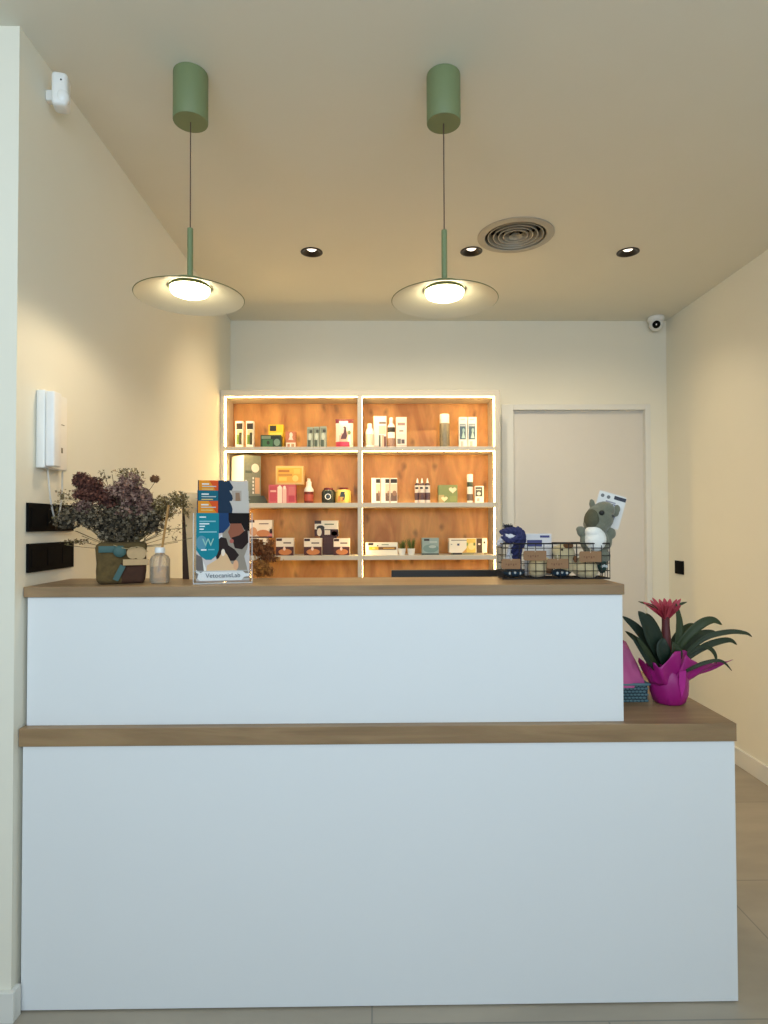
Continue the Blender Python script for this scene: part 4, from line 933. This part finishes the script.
# grey plush
Yg = 1.812; sg = Yg / F_PX
GK = mat((112, 114, 98), .95, var=.15, scale=160, bump=1, sheen=.4); GKD = mat((84, 84, 66), .95, var=.15, scale=160, bump=1)
hc = at(599.5, 518, Yg); bc = at(595.5, 543, Yg)
root = thing('plush_toy', 'grey-green bear plush with white belly sticking up out of basket', 'plush toy', (bc.x, Yg, kz0 + .03))
tilt = Euler((0, .22, 0))
b = B()
ball(b, hc, (.0415, .034, .041), rot=tilt, seg=28); ball(b, at(596, 525, Yg), (.038, .034, .028), rot=tilt, seg=24); ball(b, at(604, 510, Yg), (.032, .028, .026), seg=24)
ball(b, bc, (.042, .032, .046), seg=28); ball(b, at(597, 556, Yg), (.040, .030, .030), seg=20)
for u_, v_, r_ in ((581, 531.5, (.0125, .0115, .0165)), (579.5, 529.5, (.0105, .010, .010)), (584, 541, (.012, .012, .024)), (608, 541, (.012, .012, .024)), (611, 533.5, (.0145, .0125, .0175))): ball(b, at(u_, v_, Yg - .004), r_, seg=16)
for u_, v_, r_ in ((592, 504, (.0085, .008, .014)), (591.5, 501.5, (.006, .006, .008)), (617, 509, (.010, .008, .013)), (615, 513, (.012, .010, .012))): ball(b, at(u_, v_, Yg + .004), r_, seg=16)
o = obj('body', b, GK, root, smooth=True); plush_mod(o, .002)
b = B(); ball(b, at(592.0, 520, Yg - .006), (.0225, .031, .034), rot=Euler((0, .1, 0)), seg=24); o = obj('cheek_patch', b, GKD, root, smooth=True, label='darker cheek patch')
b = B(); ball(b, at(595.2, 540, Yg - .012), (.0325, .030, .038), seg=24); ball(b, at(593.5, 532, Yg - .014), (.026, .026, .020), seg=20); o = obj('belly', b, mat((236, 236, 230), .95, var=.03, scale=160, bump=.8), root, smooth=True, label='fluffy white belly'); plush_mod(o, .002)
b = B(); ball(b, at(601.8, 512.8, Yg - .032), (.0082, .006, .0078), seg=16); obj('nose', b, BLACKM, root, smooth=True)
b = B(); ball(b, at(612.3, 516, Yg - .022), (.0048, .004, .0045), seg=12); obj('eye', b, mat((60, 62, 60), .4), root, smooth=True)
# card hanging behind the grey plush
Yx = Yg + .042
cn = [at(600, 490, Yx), at(627, 498, Yx), at(618, 530, Yx), at(591, 522, Yx)]
cc = sum(cn, Vector()) / 4
ux = (cn[1] - cn[0]).normalized(); uz = (cn[0] - cn[3]).normalized()
b = B(); prism(b, [(p_.x, p_.z) for p_ in cn], Yx, Yx + .0012); obj('swing_card', b, mat((226, 226, 224), .4, var=.02), root, label='white tilted card with blue panel')
def onc(fx, fy): return cn[0] + (cn[1] - cn[0]) * fx + (cn[3] - cn[0]) * fy
def patch(x0, y0, x1, y1, col, nm, lift=.0005):
    b = B(); prism(b, [((onc(*k)).x, (onc(*k)).z) for k in ((x0, y0), (x1, y0), (x1, y1), (x0, y1))], Yx - lift, Yx); obj(nm, b, mat(col, .4), bpy.data.objects[[o_.name for o_ in root.children if o_.name.startswith('swing_card')][-1]])
patch(.56, .04, .99, .15, (40, 44, 60), 'dark_strip'); patch(.2, .30, .76, .75, (56, 58, 110), 'blue_panel'); patch(.3, .24, .66, .28, (150, 150, 160), 'small_print')
b = B()
for fx in (.14, .36): p_ = onc(fx, .13); thick_ellipse(b, p_.x, p_.z, .0055, .0055, Yx - .0006, Yx)
for fx in (.34, .48, .62): p_ = onc(fx, .36); thick_ellipse(b, p_.x, p_.z, .003, .004, Yx - .0009, Yx, 1)
obj('round_logos', b, [mat((110, 112, 112), .4), mat((220, 222, 226), .4)], bpy.data.objects[[o_.name for o_ in root.children if o_.name.startswith('swing_card')][-1]])

# ------------------------------------------------------------------ plant wrapped in magenta paper
Yn = 1.80; pc = at(669, 700, Yn)
root = thing('potted_bromeliad', 'red-flowered bromeliad in a magenta wrapped pot on the lower worktop', 'potted plant', (pc.x, Yn, Z1))
MG = mat((158, 16, 116), .45, var=.25, scale=14, bump=.5); MG2 = mat((178, 30, 136), .45, var=.2, scale=14, bump=.5)
def crinkle(bm_, amp):
    for v in bm_.verts:
        a_ = math.atan2(v.co.y - Yn, v.co.x - pc.x); v.co += Vector((math.cos(a_), math.sin(a_), 0)) * amp * (math.sin(a_ * 9 + v.co.z * 60) + .6 * math.sin(a_ * 17 - v.co.z * 90))
s = Yn / F_PX
b = B(); lathe(b, [(0, 0), (.036, 0), (.044, .006), (.052, .030), (.0545, .055), (.052, .080), (.045, .098), (.041, .108), (.043, .118), (.040, .118), (.038, .106)], (pc.x, Yn, Z1), 72)
crinkle(b, .0009)
for v in b.verts: v.co.z = max(v.co.z, Z1)
obj('wrapped_pot', b, MG, root, smooth=True, angle=60)
def sheet(pts_low, pts_high, nm, m, thick=.0008, n=8):
    b = B(); rows = []
    L0 = smooth_path(pts_low, 5); H0 = smooth_path(pts_high, 5)
    for k in range(n + 1):
        t = k / n; rows.append([b.verts.new(a_.lerp(c_, t) + Vector((0, -1, 0)) * .006 * math.sin(PI * t) * math.sin(i * .9) + Vector((0, 0, .002 * math.sin(i * 1.7 + k)))) for i, (a_, c_) in enumerate(zip(L0, H0))])
    for a_, c_ in zip(rows, rows[1:]):
        for i in range(len(a_) - 1): b.faces.new((a_[i], a_[i + 1], c_[i + 1], c_[i]))
    o = obj(nm, b, m, root, smooth=True, angle=60); sm = o.modifiers.new('thickness', 'SOLIDIFY'); sm.thickness = thick
def A(x_, y_, dy): return at(x_, y_, Yn + dy)
# collar: low line wraps the neck, high line is the flaring edge
neck = [(650, 682, 0), (656, 684, -.030), (668, 686, -.043), (680, 684, -.032), (688, 680, 0)]
sheet([A(*k) for k in neck], [A(646, 676, .0), A(652, 662, -.045), A(661, 667, -.058), A(675, 652, -.060), A(687, 651, -.040)], 'paper_collar', MG)
sheet([A(672, 684, -.042), A(680, 683, -.036), A(687, 681, -.015), (A(688, 679, .01))], [A(686, 655, -.058), A(700, 664, -.045), A(716, 662, -.03), A(733, 660, -.02)], 'paper_collar', MG)
sheet([A(650, 684, .01), A(652, 683, -.010), A(654, 683, -.02)], [A(638, 662, .03), A(640, 658, .0), A(649, 668, -.03)], 'paper_collar', MG)
sheet([A(650, 682, .0), A(654, 676, .03), A(670, 674, .042), A(684, 676, .03), A(688, 680, 0)], [A(643, 668, .03), A(650, 660, .05), A(668, 662, .062), A(682, 659, .055), A(690, 664, .03)], 'paper_collar', MG2)
b = B(); prism(b, [(pc.x + .004, Z1 + .104), (pc.x + .024, Z1 + .106), (pc.x + .020, Z1 + .06), (pc.x + .010, Z1 + .028), (pc.x + .002, Z1 + .07)], Yn - .0565, Yn - .0545); obj('paper_fold', b, MG2, root, label='lighter fold of magenta paper')
LG = mat((34, 48, 20), .6, var=.25, scale=20); LG2 = mat((42, 56, 22), .6, var=.25, scale=20); LG3 = mat((18, 38, 24), .6, var=.2, scale=20)
def leaf(pts, wpx, m, curl=.25, nm='leaf', nrm=None):
    pp = smooth_path([A(*k) for k in pts], 7); n = len(pp); b = B(); rows = []
    for i, p_ in enumerate(pp):
        t = (pp[min(i + 1, n - 1)] - pp[max(i - 1, 0)]).normalized()
        vd = Vector((0, -1, .35)).normalized() if nrm is None else Vector(nrm).normalized()
        s_ = t.cross(vd).normalized(); nn = s_.cross(t)
        u_ = i / (n - 1); w = wpx * s * .5 * (.55 + .45 * min(1, u_ * 2.2)) * (1 - max(0, (u_ - .45) / .55) ** 2.2) + .0003
        rows.append([b.verts.new(p_ + s_ * w * k + nn * w * curl * abs(k) ** 1.5) for k in (-1, -.5, 0, .5, 1)])
    for a_, c_ in zip(rows, rows[1:]):
        for k in range(4): b.faces.new((a_[k], a_[k + 1], c_[k + 1], c_[k]))
    o = obj(nm, b, m, root, smooth=True, angle=70); sm = o.modifiers.new('thickness', 'SOLIDIFY'); sm.thickness = .0012
LV = [([(668, 672, 0), (680, 645, -.02), (698, 626, -.03), (712, 620, -.03), (722, 625, -.03)], 9, LG2), ([(670, 670, 0), (684, 655, -.03), (705, 638, -.05), (728, 632, -.06), (745, 633, -.065), (752, 637, -.065)], 5, LG),
      ([(672, 672, 0), (690, 656, -.01), (708, 645, -.02), (728, 640, -.02), (737, 645, -.02)], 6.5, LG), ([(686, 655, -.03), (700, 647, -.03), (709, 648, -.03), (715, 655, -.03), (716, 664, -.03)], 4.5, LG),
      ([(674, 676, -.02), (688, 670, -.055), (704, 663, -.07), (721, 661, -.075), (732, 671, -.078)], 3.6, LG), ([(668, 668, .0), (682, 650, .02), (698, 636, .03), (712, 633, .03), (718, 636, .03)], 8, LG),
      ([(671, 662, -.01), (678, 640, -.02), (679, 622, -.02), (676, 603, -.02)], 7.5, LG2), ([(668, 660, 0), (676, 640, .02), (690, 628, .03), (700, 628, .03)], 11, LG2),
      ([(664, 666, 0), (656, 645, -.03), (648, 626, -.04), (638, 611, -.045)], 18, LG3), ([(662, 664, 0), (650, 646, -.015), (636, 628, -.02), (622, 616, -.02)], 10, LG3),
      ([(660, 668, 0), (648, 654, .01), (636, 640, .02), (625, 631, .02)], 7, LG), ([(663, 672, -.01), (652, 660, -.045), (644, 648, -.06), (636, 636, -.065)], 6.5, LG),
      ([(660, 675, -.01), (650, 664, -.05), (642, 652, -.06), (630, 634, -.06)], 5, LG3), ([(664, 660, .02), (660, 636, .03), (652, 620, .04), (646, 613, .04)], 5, LG),
      ([(668, 670, -.01), (664, 658, -.04), (662, 646, -.045), (664, 638, -.045)], 14, LG3), ([(666, 670, .01), (672, 655, .05), (684, 644, .09), (694, 642, .11)], 10, LG), ([(664, 670, .01), (656, 655, .05), (648, 645, .09), (640, 645, .11)], 10, LG),
      ([(669, 672, -.01), (674, 660, -.04), (676, 650, -.05), (672, 642, -.05)], 12, LG)]
for p_, w_, m_ in LV: leaf(p_, w_, m_)
b = B(); a_, c_ = A(667, 662, 0), A(665.5, 608, 0); m_ = A(666, 635, 0)
tube(b, smooth_path([a_, m_, c_], 6), [.013, .0135, .014, .0145, .014, .0135, .013, .012, .011, .011, .0115, .012, .013], 16)
obj('flower_stem', b, mat((92, 38, 40), .5, var=.3, scale=40), root, smooth=True, label='dark red-brown stem sheath')
RD = mat((186, 70, 84), .45, var=.15, scale=60); RD2 = mat((158, 44, 62), .45, var=.2, scale=60)
fl = []
for (ex, ey, dy, w_) in ((643, 602, 0, 5), (650, 600, .03, 5), (652, 597.5, -.02, 5), (659, 599, .03, 6), (664, 598, 0, 7), (670, 598.5, -.02, 7), (677, 599, .01, 5.5), (681, 598.5, -.02, 5), (650, 608, -.03, 5), (657, 611, -.03, 6), (674, 608, -.035, 6), (681, 605, -.03, 5), (666, 604, -.05, 7), (661, 603, -.045, 6), (671, 604, -.05, 5)):
    leaf([(666, 620, 0), ((666 + ex) / 2 + (ex - 666) * .06, (612 + ey) / 2 + 2, dy * .6), (ex, ey, dy)], w_ * .85, RD if ey < 605 else RD2, nm='bract', curl=.4)
for (ex, ey, dy) in ((687, 602, -.01), (638, 601.5, 0)): leaf([(668 if ex > 666 else 662, 614, 0), ((666 + ex) / 2, 606, dy), (ex, ey, dy)], 3, LG2)

# ------------------------------------------------------------------ teal woven basket with pink wrap
bx0, bx1 = .672, at(649.5, 700, 1.80).x
by0, by1 = 1.80, 1.95
z1_ = at(637, 684.5, by0).z
root = thing('woven_basket', 'teal woven basket filled with pink cellophane, half hidden behind the counter riser', 'basket', ((bx0 + bx1) / 2, (by0 + by1) / 2, Z1))
TL = mat((88, 122, 130), .6, var=.1, scale=60); TLD = mat((40, 62, 70), .7)
b = B(); box(b, bx0 + .004, bx1 - .004, by0 + .004, by1 - .004, Z1, z1_ - .004); obj('liner', b, TLD, root)
b = B(); rows = 6; hr = (z1_ - Z1) / rows
for k in range(rows):
    za = Z1 + k * hr + hr * .5
    n = int((bx1 - bx0) / .011)
    for i in range(n + 1):
        off = (k % 2) * .0055; xa = bx0 + i * .011 + off
        if xa + .010 > bx1: continue
        ball(b, Vector((xa + .005, by0 + .0035, za)), (.0052, .003, hr * .36), seg=8); ball(b, Vector((xa + .005, by1 - .0035, za)), (.0052, .003, hr * .36), seg=8)
    n = int((by1 - by0) / .011)
    for i in range(n):
        ya = by0 + i * .011 + (k % 2) * .0055
        for x_ in (bx0 + .0035, bx1 - .0035): ball(b, Vector((x_, ya + .005, za)), (.003, .0052, hr * .36), seg=8)
obj('weave', b, TL, root, smooth=True)
b = B(); tube(b, [(bx0, by0, z1_), (bx1, by0, z1_), (bx1, by1, z1_), (bx0, by1, z1_), (bx0, by0, z1_)], .004, 8); obj('rim', b, TL, root, smooth=True)
PKW = bpy.data.materials.new('pink_cellophane'); PKW.use_nodes = True
pb = PKW.node_tree.nodes['Principled BSDF']; pb.inputs['Base Color'].default_value = lin((214, 104, 160)); pb.inputs['Roughness'].default_value = .25; pb.inputs['Alpha'].default_value = .88
b = B(); qx = random.Random(5); hx_ = (bx0 + bx1) / 2; ztop = at(630, 642, 1.86).z
n = 26; m = 12; g = []
for i in range(m + 1):
    t = i / m; row = []
    for j in range(n):
        a_ = 2 * PI * j / n; ex = (abs(math.cos(a_)) ** .6) * (1 if math.cos(a_) > 0 else -1); ey = (abs(math.sin(a_)) ** .6) * (1 if math.sin(a_) > 0 else -1)
        rr_ = (1 - .42 * t ** 2) * (1 + .10 * math.sin(a_ * 7 + t * 3)) + .04
        row.append(b.verts.new((hx_ - .02 * t + ex * (bx1 - bx0) * .47 * rr_, (by0 + by1) / 2 + ey * (by1 - by0) * .47 * rr_, z1_ - .006 + (ztop - z1_ + .006) * t + .004 * math.sin(a_ * 5 + t * 8))))
    g.append(row)
for r0, r1 in zip(g, g[1:]):
    for j in range(n): b.faces.new((r0[j], r0[(j + 1) % n], r1[(j + 1) % n], r1[j]))
b.faces.new(g[-1])
obj('cellophane', b, PKW, root, smooth=True, angle=70, label='crinkled pink cellophane wrap')

# ------------------------------------------------------------------ light
W = bpy.data.worlds.new('world'); bpy.context.scene.world = W; W.use_nodes = True
bg = W.node_tree.nodes['Background']; bg.inputs[0].default_value = (.62, .78, 1, 1); bg.inputs[1].default_value = .6
def area(name, loc, rot, sx, sy, e, col):
    L = bpy.data.lights.new(name, 'AREA'); L.shape = 'RECTANGLE'; L.size = sx; L.size_y = sy; L.energy = e; L.color = col
    o = bpy.data.objects.new(name, L); C.objects.link(o); o.location = loc; o.rotation_euler = rot; return o
area('shopfront_daylight', (-.08, YF - .15, 2.0), (PI / 2, 0, 0), 3.3, .8, 59, (.72, .87, 1.0))
sc = bpy.context.scene
sc.view_settings.view_transform = 'Standard'; sc.view_settings.look = 'None'; sc.view_settings.gamma = 1; sc.view_settings.use_curve_mapping = False
sc.view_settings.exposure = 0
